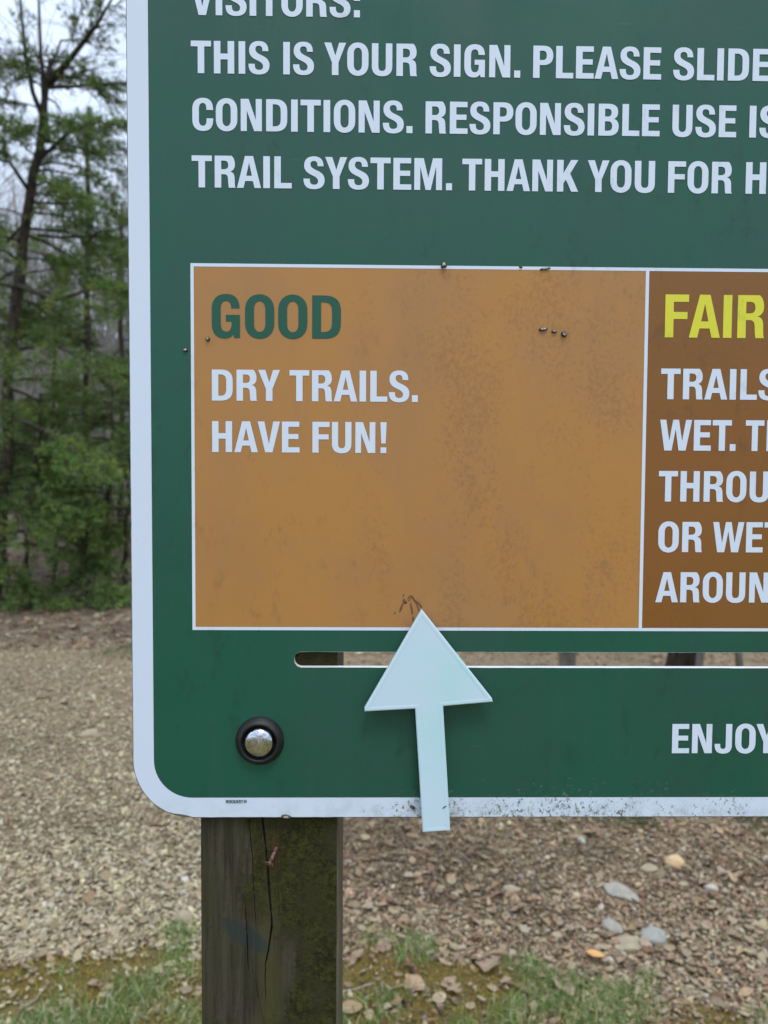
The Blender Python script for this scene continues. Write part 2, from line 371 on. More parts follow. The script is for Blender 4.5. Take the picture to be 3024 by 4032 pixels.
# ------------------------------------------------------------------ tinted materials for scattered stuff
def tint_mat(name, rough=.85, spec=.2, trans=0.0, base=None, bump=0):
    m, nt, b = newmat(name); q = NB(nt)
    at_ = q.n('ShaderNodeAttribute'); at_.attribute_name = 'tint'
    c = at_.outputs['Color']
    if base is not None: c = base
    q.put(b.inputs['Base Color'], c if not isinstance(c, tuple) else (*c, 1))
    b.inputs['Roughness'].default_value = rough; b.inputs['Specular IOR Level'].default_value = spec
    if bump: q.put(b.inputs['Normal'], q.bump(q.noise(q.pos(), bump, 5, .7), .5, .002))
    if trans:
        t = q.n('ShaderNodeBsdfTranslucent'); q.put(t.inputs['Color'], c)
        x = q.n('ShaderNodeMixShader'); x.inputs[0].default_value = trans
        nt.links.new(b.outputs[0], x.inputs[1]); nt.links.new(t.outputs[0], x.inputs[2])
        nt.links.new(x.outputs[0], nt.nodes['Material Output'].inputs['Surface'])
    return m
MCHIP = tint_mat('wood_chip', .85, .15, bump=300)
MLEAF = tint_mat('dead_leaf', .75, .25, trans=.15)
MGRASS = tint_mat('grass_blade', .6, .3, trans=.3)
MNEED = tint_mat('pine_needles', .55, .35, trans=.25)

def ramp_mat(name, cols, rough=.8, bump=200):
    m, nt, b = newmat(name); q = NB(nt)
    oi = q.n('ShaderNodeObjectInfo'); r = q.n('ShaderNodeValToRGB'); q.put(r.inputs[0], oi.outputs['Random'])
    el = r.color_ramp.elements
    for k, cc in enumerate(cols):
        p_ = k/(len(cols)-1)
        e = el[k] if k < 2 else el.new(p_)
        e.position = p_; e.color = (*cc, 1)
    c = q.mix(q.rng(q.noise(q.pos(), bump, 4, .7), .35, .7, 0, .45), r.outputs[0], (.09, .065, .045))
    q.put(b.inputs['Base Color'], c); b.inputs['Roughness'].default_value = rough; b.inputs['Specular IOR Level'].default_value = .2
    q.put(b.inputs['Normal'], q.bump(q.noise(q.pos(), bump*1.5, 4, .7), .4, .001))
    return m
MCHIP1 = ramp_mat('wood_chip_single', [(0.517, 0.440, 0.269), (0.338, 0.278, 0.172), (0.427, 0.337, 0.206), (0.225, 0.174, 0.108), (0.473, 0.405, 0.292)])
MLEAF1 = ramp_mat('dead_leaf_single', [(0.472, 0.339, 0.206), (0.282, 0.175, 0.092), (0.389, 0.292, 0.196), (0.200, 0.117, 0.067), (0.447, 0.351, 0.247)], bump=90)

def rotmats(n, tilt):
    """random yaw plus tilt, vectorised"""
    yw = rng.uniform(0, 2*np.pi, n); ta = rng.uniform(0, 2*np.pi, n); ti = np.abs(rng.normal(0, tilt, n))
    cy, sy = np.cos(yw), np.sin(yw); Z = np.zeros(n); O = np.ones(n)
    Rz = np.stack([cy, -sy, Z, sy, cy, Z, Z, Z, O], -1).reshape(n, 3, 3)
    kx, ky = np.cos(ta), np.sin(ta); c_, s_ = np.cos(ti), np.sin(ti); C1 = 1-c_
    Rt = np.stack([c_+kx*kx*C1, kx*ky*C1, ky*s_, kx*ky*C1, c_+ky*ky*C1, -kx*s_, -ky*s_, kx*s_, c_], -1).reshape(n, 3, 3)
    return np.einsum('nij,njk->nik', Rt, Rz)
def scatter(templates, P, Rm, sc, tri):
    """templates: k x v x 3, all with the same faces"""
    n = len(P); k = rng.integers(0, len(templates), n)
    L = templates[k]*sc[:, None, :]
    W = np.einsum('nij,nvj->nvi', Rm, L)+P[:, None, :]
    nv = templates.shape[1]
    T = tri[None]+(np.arange(n)*nv)[:, None, None]
    return W.reshape(-1, 3), T.reshape(-1, 3), k

# wood chip: irregular five-sided splinter with raised middle and a skirt
def chip_template(seed):
    r = np.random.default_rng(seed); n = 6
    an = np.sort(np.linspace(0, 2*np.pi, n, endpoint=False)+r.uniform(-.35, .35, n))
    rr = r.uniform(.7, 1.15, n); x = np.cos(an)*rr*.5; y = np.sin(an)*rr*.5
    top = np.stack([x, y, .5+r.uniform(-.25, .25, n)], -1); bot = np.stack([x*.86, y*.86, np.full(n, -.5)], -1)
    return np.concatenate([top, bot, [[r.uniform(-.1, .1), r.uniform(-.1, .1), .8]]])
CH = np.array([chip_template(s) for s in range(24)])
n6 = 6; ct = []
for k in range(n6):
    k2 = (k+1) % n6; ct += [(k, k2, 12), (k+6, k2+6, k2), (k+6, k2, k)]
CT = np.array(ct)
# oak leaf: lobed outline round a midrib, folded and curled
def leaf_template(seed):
    r = np.random.default_rng(seed+50); t = np.linspace(0, 1, 8)
    w = np.array([.03, .13, .09, .26, .14, .30, .17, .04])*r.uniform(.75, 1.2, 8)
    if seed % 3 == 0: w = np.sin(np.pi*np.clip(t*1.02, 0, 1))**.8*.27+.01
    curl = r.uniform(-.9, 1.3); fold = r.uniform(.1, .8); tw = r.uniform(-.6, .6)
    mid = np.stack([t-.5, .05*np.sin(3*t+r.uniform(0, 3)), curl*(t-.5)**2*.6], -1)
    out = [mid]
    for s in (-1, 1):
        e = mid.copy(); e[:, 1] += s*w; e[:, 0] += r.uniform(-.03, .03, 8); e[:, 2] += fold*w*(1+.3*s*tw)+r.uniform(-.03, .05, 8)
        out.append(e)
    return np.concatenate(out)
LF = np.array([leaf_template(s) for s in range(18)])
lt = []
for k in range(7):
    lt += [(k, k+1, 8+k+1), (k, 8+k+1, 8+k), (k, 16+k, 16+k+1), (k, 16+k+1, k+1)]
LT = np.array(lt)

def turf_line(x):                                # y of the turf edge
    return 1.80 - .30*np.clip((x-.35)/.8, 0, 1) + .09*np.clip((x+.9)/.5, 0, 1)*(x < 0) + .04*np.sin(x*7+1) + .03*np.sin(x*17)
def pick_cols(n, pal, w, jit=.12):
    pal = np.array(pal); k = rng.choice(len(pal), n, p=np.array(w)/sum(w))
    return pal[k]*(1+rng.normal(0, jit, (n, 1)))*(1+rng.normal(0, .03, (n, 3)))

STONE_SPOTS = []
for px_, py_, r_ in [(2442, 3505, .062), (2412, 3646, .032), (2572, 3682, .042), (2480, 3712, .04), (2652, 3392, .034), (2555, 3418, .028), (2802, 3504, .02), (2018, 3503, .03), (726, 3618, .03), (350, 2893, .04), (2345, 3775, .028), (2289, 3317, .016), (728, 3463, .02)]:
    g_ = on_ground(px_, py_); STONE_SPOTS.append((g_.x, g_.y, r_))
def clear_of_stones(x, y):
    ok = np.ones(len(x), bool)
    for a, b_, r_ in STONE_SPOTS: ok &= (x-a)**2+((y-b_+.01)*.85)**2 > r_**2
    return ok
# --- chips
def area_points(n, y0, y1, xl, xr, power=1.0):
    y = y0+(y1-y0)*rng.random(n)**power; x = (xl+(xr-xl)*rng.random(n))*(y+.47)
    return x, y
cx1, cy1 = area_points(170000, 1.25, 6.4, -.85, .85, 2.1)
keep = (cy1 > turf_line(cx1)-.02+.12*fbm(cx1, cy1, 6, 77, 3)) | (rng.random(len(cx1)) < .08+.25*(fbm(cx1, cy1, 5, 78, 3) > .15))
# chips thin out in the leafier right hand part beyond 3.5 m
keep &= ~((cx1 > -.2*(cy1+.47)) & (cy1 > 3.8) & (rng.random(len(cx1)) < .7))
keep &= clear_of_stones(cx1, cy1)
cx1, cy1 = cx1[keep], cy1[keep]; n = len(cx1)
ln = np.exp(rng.normal(np.where(cx1/(cy1+.47) > -.15, np.log(.0140), np.log(.0162)), .58, n)); wd_ = ln*rng.uniform(.22, .72, n); th = rng.uniform(.002, .007, n)
ln = np.clip(ln, .005, .040)
Pc = np.stack([cx1, cy1, hz(cx1, cy1)+rng.uniform(-.001, .009, n)], -1)
pale = np.clip((-.05-cx1/(cy1+.47))/.2, 0, 1)        # drier, paler chips on the path at the left
patch = fbm(cx1, cy1, 1.3, 9)
pc = pick_cols(n, [(0.562, 0.486, 0.308), (0.421, 0.354, 0.223), (0.318, 0.265, 0.170), (0.207, 0.170, 0.114), (0.489, 0.442, 0.337)], [3, 4, 3, 1.2, 1.6])
bc = pick_cols(n, [(0.526, 0.389, 0.244), (0.356, 0.259, 0.169), (0.264, 0.188, 0.123), (0.158, 0.110, 0.073), (0.447, 0.377, 0.281)], [2.0, 4, 4, 3.0, 1.6])
sel = rng.random(n) < (pale*.85+.08-.25*np.clip(patch, 0, 1))
cc = np.where(sel[:, None], pc, bc)
# damp, decayed drifts are darker; raked patches are paler
zone = np.clip(.5+1.1*fbm(cx1*1.0, cy1*1.6, 1.7, 61, 4), 0, 1); zs_ = 1-pale*.6
cc = cc*(1-(zs_*.42*(zone > .5)*np.minimum(1, (zone-.5)*4)))[:, None]*np.where(sel, 1, 1.0)[:, None]
cc = np.where(sel[:, None], cc, cc*np.array([.95, .98, .98])); cc = np.clip(cc, .02, .7)
scl = np.stack([ln, wd_, th], -1); Rm = rotmats(n, .42)
# the 300 that show largest become single pieces
vis = (np.abs(cx1/(cy1+.47)) < .56) & (cy1+.47 > 2.02) & ((cy1+.47 < 3.1) | (cx1/(cy1+.47) < -.35)) & (np.abs(cx1+.075*(cy1+.47)*2.2) > .0)
score = np.where(vis, ln*wd_/(cy1+.47)**2, 0); top = np.argsort(-score)[:300]
mask = np.ones(n, bool); mask[top] = False
W, T, _ = scatter(CH, Pc[mask], Rm[mask], scl[mask], CT)
o = tris_mesh('wood_chips', W, T, MCHIP, color=np.repeat(cc[mask], 13, 0))
tag(o, 'countless tan and brown wood chips covering the trail ground', 'wood chips', kind='stuff')
chip_mesh = []
for s in range(8):
    me = bpy.data.meshes.new('wood_chip'); me.from_pydata(CH[s].tolist(), [], CT.tolist()); me.materials.append(MCHIP1); chip_mesh.append(me)
for k, idx in enumerate(top):
    o = bpy.data.objects.new('wood_chip', chip_mesh[k % 8]); link(o, ground)
    Mx = Matrix(Rm[idx].tolist()).to_4x4(); o.rotation_euler = Mx.to_euler(); o.location = Pc[idx]+np.array([0, 0, .004]); o.scale = scl[idx]*1.02

# --- leaves
lx, ly = area_points(34000, .3, 12.0, -.9, .9, 1.35)
dd = ly+.47; rat = lx/dd
pr = np.where(ly > 6.0, 1.0, np.where(rat > -.12, .42, .05)) * np.where(ly < turf_line(lx), .55, 1)
pr = np.where((fbm(lx, ly, 1.6, 3) > .05) & (ly < 6), pr*1.6, pr)
k_ = (rng.random(len(lx)) < pr) & clear_of_stones(lx, ly); lx, ly = lx[k_], ly[k_]; n = len(lx); rat = lx/(ly+.47)
ln = np.clip(np.exp(rng.normal(np.where(ly > 5.8, np.log(.05), np.log(.027)), .45, n)), .014, .11)
Pl = np.stack([lx, ly, hz(lx, ly)+rng.uniform(.004, .018, n)], -1)
lc = pick_cols(n, [(0.434, 0.313, 0.190), (0.289, 0.186, 0.105), (0.362, 0.271, 0.178), (0.180, 0.106, 0.061), (0.494, 0.397, 0.274), (0.241, 0.144, 0.095)], [2.2, 3, 3, 2.2, 1.2, 2.5], .15)
lc = np.where((ly > 6.3)[:, None], lc*np.array([.88, 1.04, 1.06]), lc); lc = np.clip(lc, .02, .6)
scl = np.stack([ln, ln*rng.uniform(.8, 1.3, n), ln*rng.uniform(.5, 1.1, n)], -1); Rm = rotmats(n, .35)
vis = (np.abs(rat) < .56) & (ly+.47 > 2.02) & ((ly+.47 < 3.15) | (rat < -.33)) & ~((rat > -.26) & (rat < -.05))
score = np.where(vis, ln/(ly+.47), 0); top = np.argsort(-score)[:300]
mask = np.ones(n, bool); mask[top] = False
W, T, _ = scatter(LF, Pl[mask], Rm[mask], scl[mask], LT)
o = tris_mesh('leaf_litter', W, T, MLEAF, color=np.repeat(lc[mask], 24, 0))
tag(o, 'brown fallen oak leaves strewn over the ground and up the slope', 'leaf litter', kind='stuff')
leaf_mesh = []
for s in range(9):
    me = bpy.data.meshes.new('leaf'); me.from_pydata(LF[s*2].tolist(), [], LT.tolist()); me.materials.append(MLEAF1); leaf_mesh.append(me)
for k, idx in enumerate(top):
    o = bpy.data.objects.new('leaf', leaf_mesh[k % 9]); link(o, ground)
    o.rotation_euler = Matrix(Rm[idx].tolist()).to_euler(); o.location = Pl[idx]; o.scale = scl[idx]

# --- grass blades and moss
def blades(n, x, y, h, w, col, name, label, lean=.5):
    an = rng.uniform(0, 2*np.pi, n); dx, dy = np.cos(an), np.sin(an); le = np.abs(rng.normal(0, lean, n))*h
    wa = rng.uniform(0, 2*np.pi, n); wx, wy = np.cos(wa)*w/2, np.sin(wa)*w/2
    B = np.stack([x, y, hz(x, y)], -1); Z = np.zeros(n)
    up1 = np.stack([dx*le*.35, dy*le*.35, h*.6], -1); up2 = np.stack([dx*le*1.3, dy*le*1.3, h*np.clip(1-le/h*.35, .25, 1)], -1)
    s = np.stack([wx, wy, Z], -1)
    W = np.stack([B-s, B+s, B+up1-s*.8, B+up1+s*.8, B+up2], 1).reshape(-1, 3)
    T = (np.array([(0, 1, 3), (0, 3, 2), (2, 3, 4)])[None]+(np.arange(n)*5)[:, None, None]).reshape(-1, 3)
    o = tris_mesh(name, W, T, MGRASS, color=np.clip(np.repeat(col, 5, 0), .01, .6)); tag(o, label, 'grass', kind='stuff'); return o
tx, ty = area_points(190000, .3, 2.1, -.95, .9, .8)
tn = fbm(tx, ty, 3.4, 21, 3); tn2 = fbm(tx, ty, 9, 23, 3); k_ = (ty < turf_line(tx)+.10*tn2) & (tn*.45+tn2*.8 > .12+.5*(rng.random(len(tx))-.5)); tx, ty = tx[k_], ty[k_]
# denser knots
n = len(tx); h = rng.uniform(.010, .038, n)*rng.choice([1, 1, 1.6], n)
gc = pick_cols(n, [(.17, .29, .075), (.27, .38, .125), (.50, .46, .22), (.13, .24, .055), (.62, .58, .36)], [3, 3, 1.7, 3, 1.3], .15)
blades(n, tx, ty, h, rng.uniform(.0014, .0034, n), gc, 'grass_patch', 'thin green grass growing in patches between moss and leaves', .8)
mx_, my_ = area_points(120000, .3, 2.1, -.95, .9, .8); mn = fbm(mx_, my_, 2.6, 31, 3)
k_ = (my_ < turf_line(mx_)+.08*fbm(mx_, my_, 7, 33, 2)) & (mn < .36); mx_, my_ = mx_[k_], my_[k_]; n = len(mx_)
mc = pick_cols(n, [(.33, .26, .055), (.42, .31, .075), (.25, .23, .055), (.34, .22, .08)], [3, 3, 2, 2], .15)
o = blades(n, mx_, my_, rng.uniform(.006, .014, n), rng.uniform(.003, .006, n), mc, 'moss_carpet', 'yellow green moss carpet along the near edge of the ground', .6); o['category'] = 'moss'
# fringe of grass where path meets leaf slope, and the tuft line behind the sign on the right
fx = rng.uniform(-4.6, -1.2, 16000); fy = 5.85+rng.normal(0, .24, 16000)+.15*np.sin(fx*2)+.5*np.clip(fx+2.7, 0, .6)
k_ = fbm(fx, fy, 1.1, 41, 3) > -.05+(.22*(fx < -2.5)); fx, fy = fx[k_], fy[k_]; n = len(fx)
gc = pick_cols(n, [(.13, .19, .07), (.20, .23, .11), (.28, .27, .16)], [3, 3, 2], .15)
blades(n, fx, fy, rng.uniform(.03, .08, n), rng.uniform(.004, .009, n), gc, 'grass_fringe', 'pale green grass fringe where the path meets the leafy slope', .6)
fx = rng.normal(1.42, .30, 3600); fy = 2.78+rng.normal(0, .10, 3600); n = 3600
k_ = fbm(fx, fy, 4, 51, 3) > .0; fx, fy = fx[k_], fy[k_]; n = len(fx)
gc = pick_cols(n, [(.08, .135, .05), (.12, .17, .07), (.2, .2, .1)], [3, 3, 1], .15)
blades(n, fx, fy, rng.uniform(.02, .07, n), rng.uniform(.002, .004, n), gc, 'grass_tuft', 'dark green grass tufts just under the right part of the sign', .6)

# ------------------------------------------------------------------ stones, sticks
def stone_mat(name, c1, c2):
    m, nt, b = newmat(name); q = NB(nt); P = q.pos()
    c = q.mix(q.rng(q.noise(P, 25, 5, .65), .35, .65), c1, c2); c = q.mix(q.rng(q.noise(P, 260, 3, .7), .55, .7, 0, .5), c, (.1, .09, .07))
    q.put(b.inputs['Base Color'], c); b.inputs['Roughness'].default_value = .8; b.inputs['Specular IOR Level'].default_value = .3
    q.put(b.inputs['Normal'], q.bump(q.noise(P, 120, 6, .7), .6, .003)); return m
MS = {'grey': stone_mat('grey_stone', (.30, .29, .24), (.40, .37, .30)), 'tan': stone_mat('tan_stone', (.42, .34, .22), (.33, .28, .20)),
      'amber': stone_mat('amber_stone', (.66, .46, .24), (.56, .42, .25)), 'pale': stone_mat('pale_stone', (.48, .46, .38), (.55, .52, .44)),
      'blue': stone_mat('bluish_stone', (.36, .355, .32), (.29, .285, .26)), 'dark': stone_mat('dark_slate', (.15, .145, .13), (.22, .2, .17)),
      'teal': stone_mat('pale_green_stone', (.34, .39, .29), (.4, .43, .33))}
def stone(px, py, wpx, hpx, rot, kind, label, flat_=.5, seed=0, size=None):
    g = on_ground(px, py); d = (g-CAM).length; L = wpx/FPX*d; Dp = min(hpx/FPX*d*1.7, L*1.3)
    if size: L, Dp = size
    import bmesh
    bm = bmesh.new(); bmesh.ops.create_icosphere(bm, subdivisions=3, radius=.5)
    r = random.Random(seed)
    pl = [(Vector((r.uniform(-1, 1), r.uniform(-1, 1), r.uniform(-.4, 1))).normalized(), r.uniform(.33, .46)) for _ in range(10)]
    for v in bm.verts:
        for nrm, dist in pl:
            e = v.co.dot(nrm)-dist
            if e > 0: v.co -= nrm*e*.92
        v.co *= 1+.03*math.sin(v.co.x*13+seed)+.03*math.cos(v.co.y*17+seed)
        v.co.x *= L*1.12; v.co.y *= Dp*1.12; v.co.z *= min(L, Dp)*flat_*1.2
    me = bpy.data.meshes.new('stone'); bm.to_mesh(me); bm.free(); me.materials.append(MS[kind])
    for p_ in me.polygons: p_.use_smooth = False
    o = bpy.data.objects.new('stone', me); link(o)
    o.location = (g.x, g.y, float(hz(g.x, g.y))+min(L, Dp)*flat_*.08); o.rotation_euler = (0, 0, rot)
    return tag(o, label, 'stone', 'stones lying on the ground')
stone(2445, 3512, 125, 74, -1.02, 'grey', 'largest grey stone, long and slanting, lying in brown leaves behind the sign', .42, 3, (.142, .078))
stone(2412, 3646, 62, 44, .2, 'grey', 'small rounded grey stone just below the dark slate sliver', .6, 5)
stone(2572, 3682, 86, 44, -.35, 'blue', 'flat bluish grey stone right of the small rounded grey one', .5, 8)
stone(2480, 3712, 104, 52, .1, 'tan', 'half buried tan stone between two grey stones', .3, 9)
stone(2652, 3392, 62, 40, .2, 'amber', 'bright amber stone high on the right, near the grass tufts', .6, 11)
stone(2555, 3418, 60, 28, .1, 'tan', 'dull tan stone just left of the bright amber one', .4, 12)
stone(2802, 3504, 36, 34, 0, 'pale', 'small white stone alone at the right', .8, 13)
stone(2384, 3612, 60, 16, -.2, 'dark', 'thin dark slate sliver above the small rounded grey stone', .4, 14)
stone(2018, 3503, 62, 24, -.15, 'tan', 'flat pale stone below the arrow tail', .4, 15)
stone(2289, 3317, 24, 30, .3, 'teal', 'tiny pale green stone below the foot of the sign', .9, 16)
stone(726, 3618, 62, 36, .1, 'tan', 'blocky tan stone left of the wooden post', .7, 17)
stone(350, 2893, 62, 28, .1, 'tan', 'tan stone far out on the chip path at the left', .6, 18)
stone(728, 3463, 36, 18, -.5, 'pale', 'small white pebble beside the left edge of the post', .6, 19)
stone(2368, 3570, 20, 20, 0, 'pale', 'white pebble just below the largest grey stone', .9, 20)
stone(2400, 3776, 34, 24, .3, 'pale', 'pinkish pale pebble touching the amber leaf', .5, 21)

m, nt, b = newmat('dry_twig'); q = NB(nt)
q.put(b.inputs['Base Color'], q.mix(q.rng(q.noise(q.pos(), 80, 4), .4, .6), (.36, .30, .23), (.22, .17, .12))); b.inputs['Roughness'].default_value = .85
MTW = m
def twig(px, label, r=.004, h=.012):
    pts = []
    for x, y in px:
        g = on_ground(x, y); pts.append((g.x, g.y, float(hz(g.x, g.y))+h))
    P2 = []
    for k in range(len(pts)-1):
        for s in range(4):
            t = s/4; P2.append(Vector(pts[k]).lerp(Vector(pts[k+1]), t)+Vector((0, 0, random.uniform(-1, 1)*.002)))
    P2.append(Vector(pts[-1]))
    rr = [r*(1-.5*k/len(P2))*random.uniform(.85, 1.1) for k in range(len(P2))]
    V, F = tube(P2, rr, 7); o = mesh('twig', V, F, MTW, None, True, origin=pts[0]); return tag(o, label, 'twig', 'twigs lying on the ground')
twig([(1345, 3921), (1400, 3910), (1476, 3890)], 'pale thick twig beside the right edge of the post', .0042)
twig([(1510, 3365), (1620, 3366), (1738, 3362)], 'thin straw coloured twig lying level below the arrow', .0026)
twig([(1805, 3362), (1838, 3392), (1872, 3424)], 'short slanting twig right of the level one', .0022)
twig([(0, 3725), (60, 3722), (122, 3716)], 'grey twig at the left border on the chips', .003)
twig([(78, 3985), (140, 3950), (170, 3905), (196, 3880)], 'dark curved root in the moss at the lower left', .0045, .006)
twig([(2775, 3870), (2830, 3872), (2880, 3880)], 'pale twig on the chips at the lower right', .0035)
twig([(1880, 3795), (1940, 3768)], 'short pale twig at the edge of the grass', .0025)
# the amber leaf
g = on_ground(2345, 3775)
me = bpy.data.meshes.new('amber_leaf'); me.from_pydata(LF[3].tolist(), [], LT.tolist())
m, nt, b = newmat('amber_leaf'); b.inputs['Base Color'].default_value = (.62, .36, .12, 1); b.inputs['Roughness'].default_value = .6; me.materials.append(m)
o = bpy.data.objects.new('fallen_leaf', me); link(o); o.location = (g.x, g.y, float(hz(g.x, g.y))+.016); o.scale = (.062, .06, .05); o.rotation_euler = (.1, .1, -.1)
tag(o, 'bright amber leaf among brown chips right of centre', 'leaf')

# ------------------------------------------------------------------ trees
m, nt, b = newmat('pine_bark'); q = NB(nt); P = q.pos()
q.put(b.inputs['Base Color'], q.mix(q.rng(q.noise(q.mapv(P, (1, 1, .3)), 30, 5, .7), .35, .65), (.022, .017, .011), (.07, .054, .036)))
b.inputs['Roughness'].default_value = .9; q.put(b.inputs['Normal'], q.bump(q.noise(q.mapv(P, (1, 1, .25)), 40, 5, .7), .8, .02)); MBARK = m
m, nt, b = newmat('grey_bark'); q = NB(nt); P = q.pos()
q.put(b.inputs['Base Color'], q.mix(q.rng(q.noise(q.mapv(P, (1, 1, .3)), 18, 5, .7), .35, .65), (.17, .16, .14), (.30, .285, .26)))
b.inputs['Roughness'].default_value = .9; q.put(b.inputs['Normal'], q.bump(q.noise(q.mapv(P, (1, 1, .25)), 30, 5, .7), .8, .02)); MGREY = m

def needles(pos, dirs, col, L=.085, W=.012, k=8):
    """bunches of k needles at pos pointing roughly along dirs"""
    n = len(pos); P = np.repeat(pos, k, 0); D = np.repeat(dirs, k, 0)
    D = D/np.linalg.norm(D, axis=1, keepdims=True)
    D = D*.75+rng.normal(0, .5, D.shape); D[:, 2] += .12
    D /= np.linalg.norm(D, axis=1, keepdims=True)
    l = L*rng.uniform(.6, 1.2, (n*k, 1)); side = np.cross(D, rng.normal(0, 1, D.shape)); side /= np.linalg.norm(side, axis=1, keepdims=True)
    w = W*rng.uniform(.6, 1.3, (n*k, 1))
    V = np.stack([P+side*w*.5, P-side*w*.5, P+D*l], 1).reshape(-1, 3)
    T = np.arange(n*k*3).reshape(-1, 3)
    C = np.repeat(np.repeat(col, k, 0)*(1+rng.normal(0, .12, (n*k, 1))), 3, 0)
    return V, T, C
def polyline(pts, t):
    pts = np.array(pts, float); s = np.clip(t, 0, .9999)*(len(pts)-1); i = s.astype(int); f = (s-i)[:, None]
    return pts[i]*(1-f)+pts[i+1]*f

def pine(name, trunk_pts, trunk_r, n_br, Lmax, h0, seed, label, extra=(), dens=1.0, tone=1.0, droop=.35, tint=(1, 1, 1), lean_side=None, nL=.072, topsparse=0.0, group='pine trees at the foot of the hillside'):
    global rng
    keep_rng = rng; rng = np.random.default_rng(seed); random.seed(seed)
    base = Vector(trunk_pts[0]); base.z = float(hz(base.x, base.y))
    root = empty(name, base); tag(root, label, 'pine tree', group)
    tp = np.array([tuple(p) for p in trunk_pts]); tp[0, 2] = base.z-.1
    # smooth trunk
    ts = np.linspace(0, 1, 18); tt = polyline(tp, ts); tt[1:-1] += rng.normal(0, .012, (16, 3))
    rad = [trunk_r*(1-.8*t)**.8+.004 for t in ts]
    V, F = tube(tt, rad, 9, .06); mesh('trunk', V, F, MBARK, root, True)
    P_ = []; D_ = []; C_ = []; limbs = []
    H = tp[-1, 2]-tp[0, 2]
    def foliage(pts, s0, spread, nb, sc=1.0):
        pts = np.array(pts); L = np.linalg.norm(pts[-1]-pts[0]); shade = rng.uniform(.75, 1.25)
        ax_ = (pts[-1]-pts[0])/max(L, 1e-6); sd_ = np.cross(ax_, [0, 0, 1.]); sd_ /= max(np.linalg.norm(sd_), 1e-6)
        for b_ in range(int(nb*1.35)):
            t = rng.uniform(s0, 1); o_ = polyline(pts, np.array([t]))[0]
            sg = rng.choice([-1, 1]); le = (spread*(1.15-t)*rng.uniform(.5, 1.2)+.08)*1.2; hf = min(max((o_[2]-tp[0, 2]-4.9)/2.6, 0), 1)
            dr = ax_*rng.uniform(.35, .9)+sd_*sg*rng.uniform(.3, 1)+np.array([0, 0, rng.uniform(-.35, .3)]); dr /= np.linalg.norm(dr)
            m_ = max(2, int(le/.045*dens*(1-.62*hf))); tt_ = rng.random(m_)**.7
            q_ = o_+dr*tt_[:, None]*le+np.array([0, 0, -1])*(tt_[:, None]**2)*le*.25+rng.normal(0, .026, (m_, 3))
            P_.append(q_); D_.append(np.repeat(dr[None], m_, 0)); cc_ = rng.uniform(.7, 1.25)*shade
            C_.append(np.repeat(np.array([[.165, .265, .068]])*cc_, m_, 0)*np.array([rng.uniform(.85, 1.25), 1, 1]))
            if hf > .4:
                for q3 in range(3):
                    d3 = dr+rng.normal(0, .55, 3); a3 = o_+dr*le*rng.uniform(0, .6); limbs.append(tube([a3, a3+d3*le*.5, a3+d3*le*.9+rng.normal(0, .04, 3)], [.0045, .003, .0015], 3))
            limbs.append(tube([o_, o_+dr*le*.95+np.array([0, 0, -.12*le])], [.004, .002], 3))
    for i in range(n_br):
        t = h0+(1-h0)*((i+rng.uniform(0, .9))/n_br); o_ = polyline(tp, np.array([t]))[0]
        az = rng.uniform(0, 2*np.pi) if lean_side is None or rng.random() > .4 else rng.normal(lean_side, .7)
        L = Lmax*(1-.62*((t-h0)/(1-h0))**1.3)*rng.uniform(.45, 1.1)
        el = rng.uniform(-.05, .35)
        dr = np.array([np.cos(az)*np.cos(el), np.sin(az)*np.cos(el), np.sin(el)])
        pts = [o_]; 
        for s in range(1, 6):
            u_ = s/5; pts.append(o_+dr*L*u_+np.array([rng.normal(0, .03), rng.normal(0, .03), -droop*L*u_*u_*rng.uniform(.7, 1.2)])*1.0)
        r_ = max(.006, .011*L+.003)
        limbs.append(tube(pts, [r_*(1-.75*s/5) for s in range(6)], 5))
        if rng.random() < topsparse*t: continue
        foliage(pts, .22, .34*L, int(7+9*L))
    for (pts, r_, fol) in extra:
        V, F = tube(pts, [r_*(1-.75*s/(len(pts)-1)) for s in range(len(pts))], 7, .05); mesh('limb', V, F, MBARK, root, True)
        if fol: foliage(pts, .3, .5, fol)
    V, F = merge(limbs); o = tris_mesh('branches', V, quads_to_tris(F), MBARK, root); o['kind'] = 'stuff'
    V, T, C = needles(np.concatenate(P_), np.concatenate(D_), np.concatenate(C_)*tone*np.array(tint), L=nL, W=.0105, k=9)
    o = tris_mesh('crown', V, T, MNEED, root, color=np.clip(C, .01, .5)); o['kind'] = 'stuff'
    rng = keep_rng
    return root

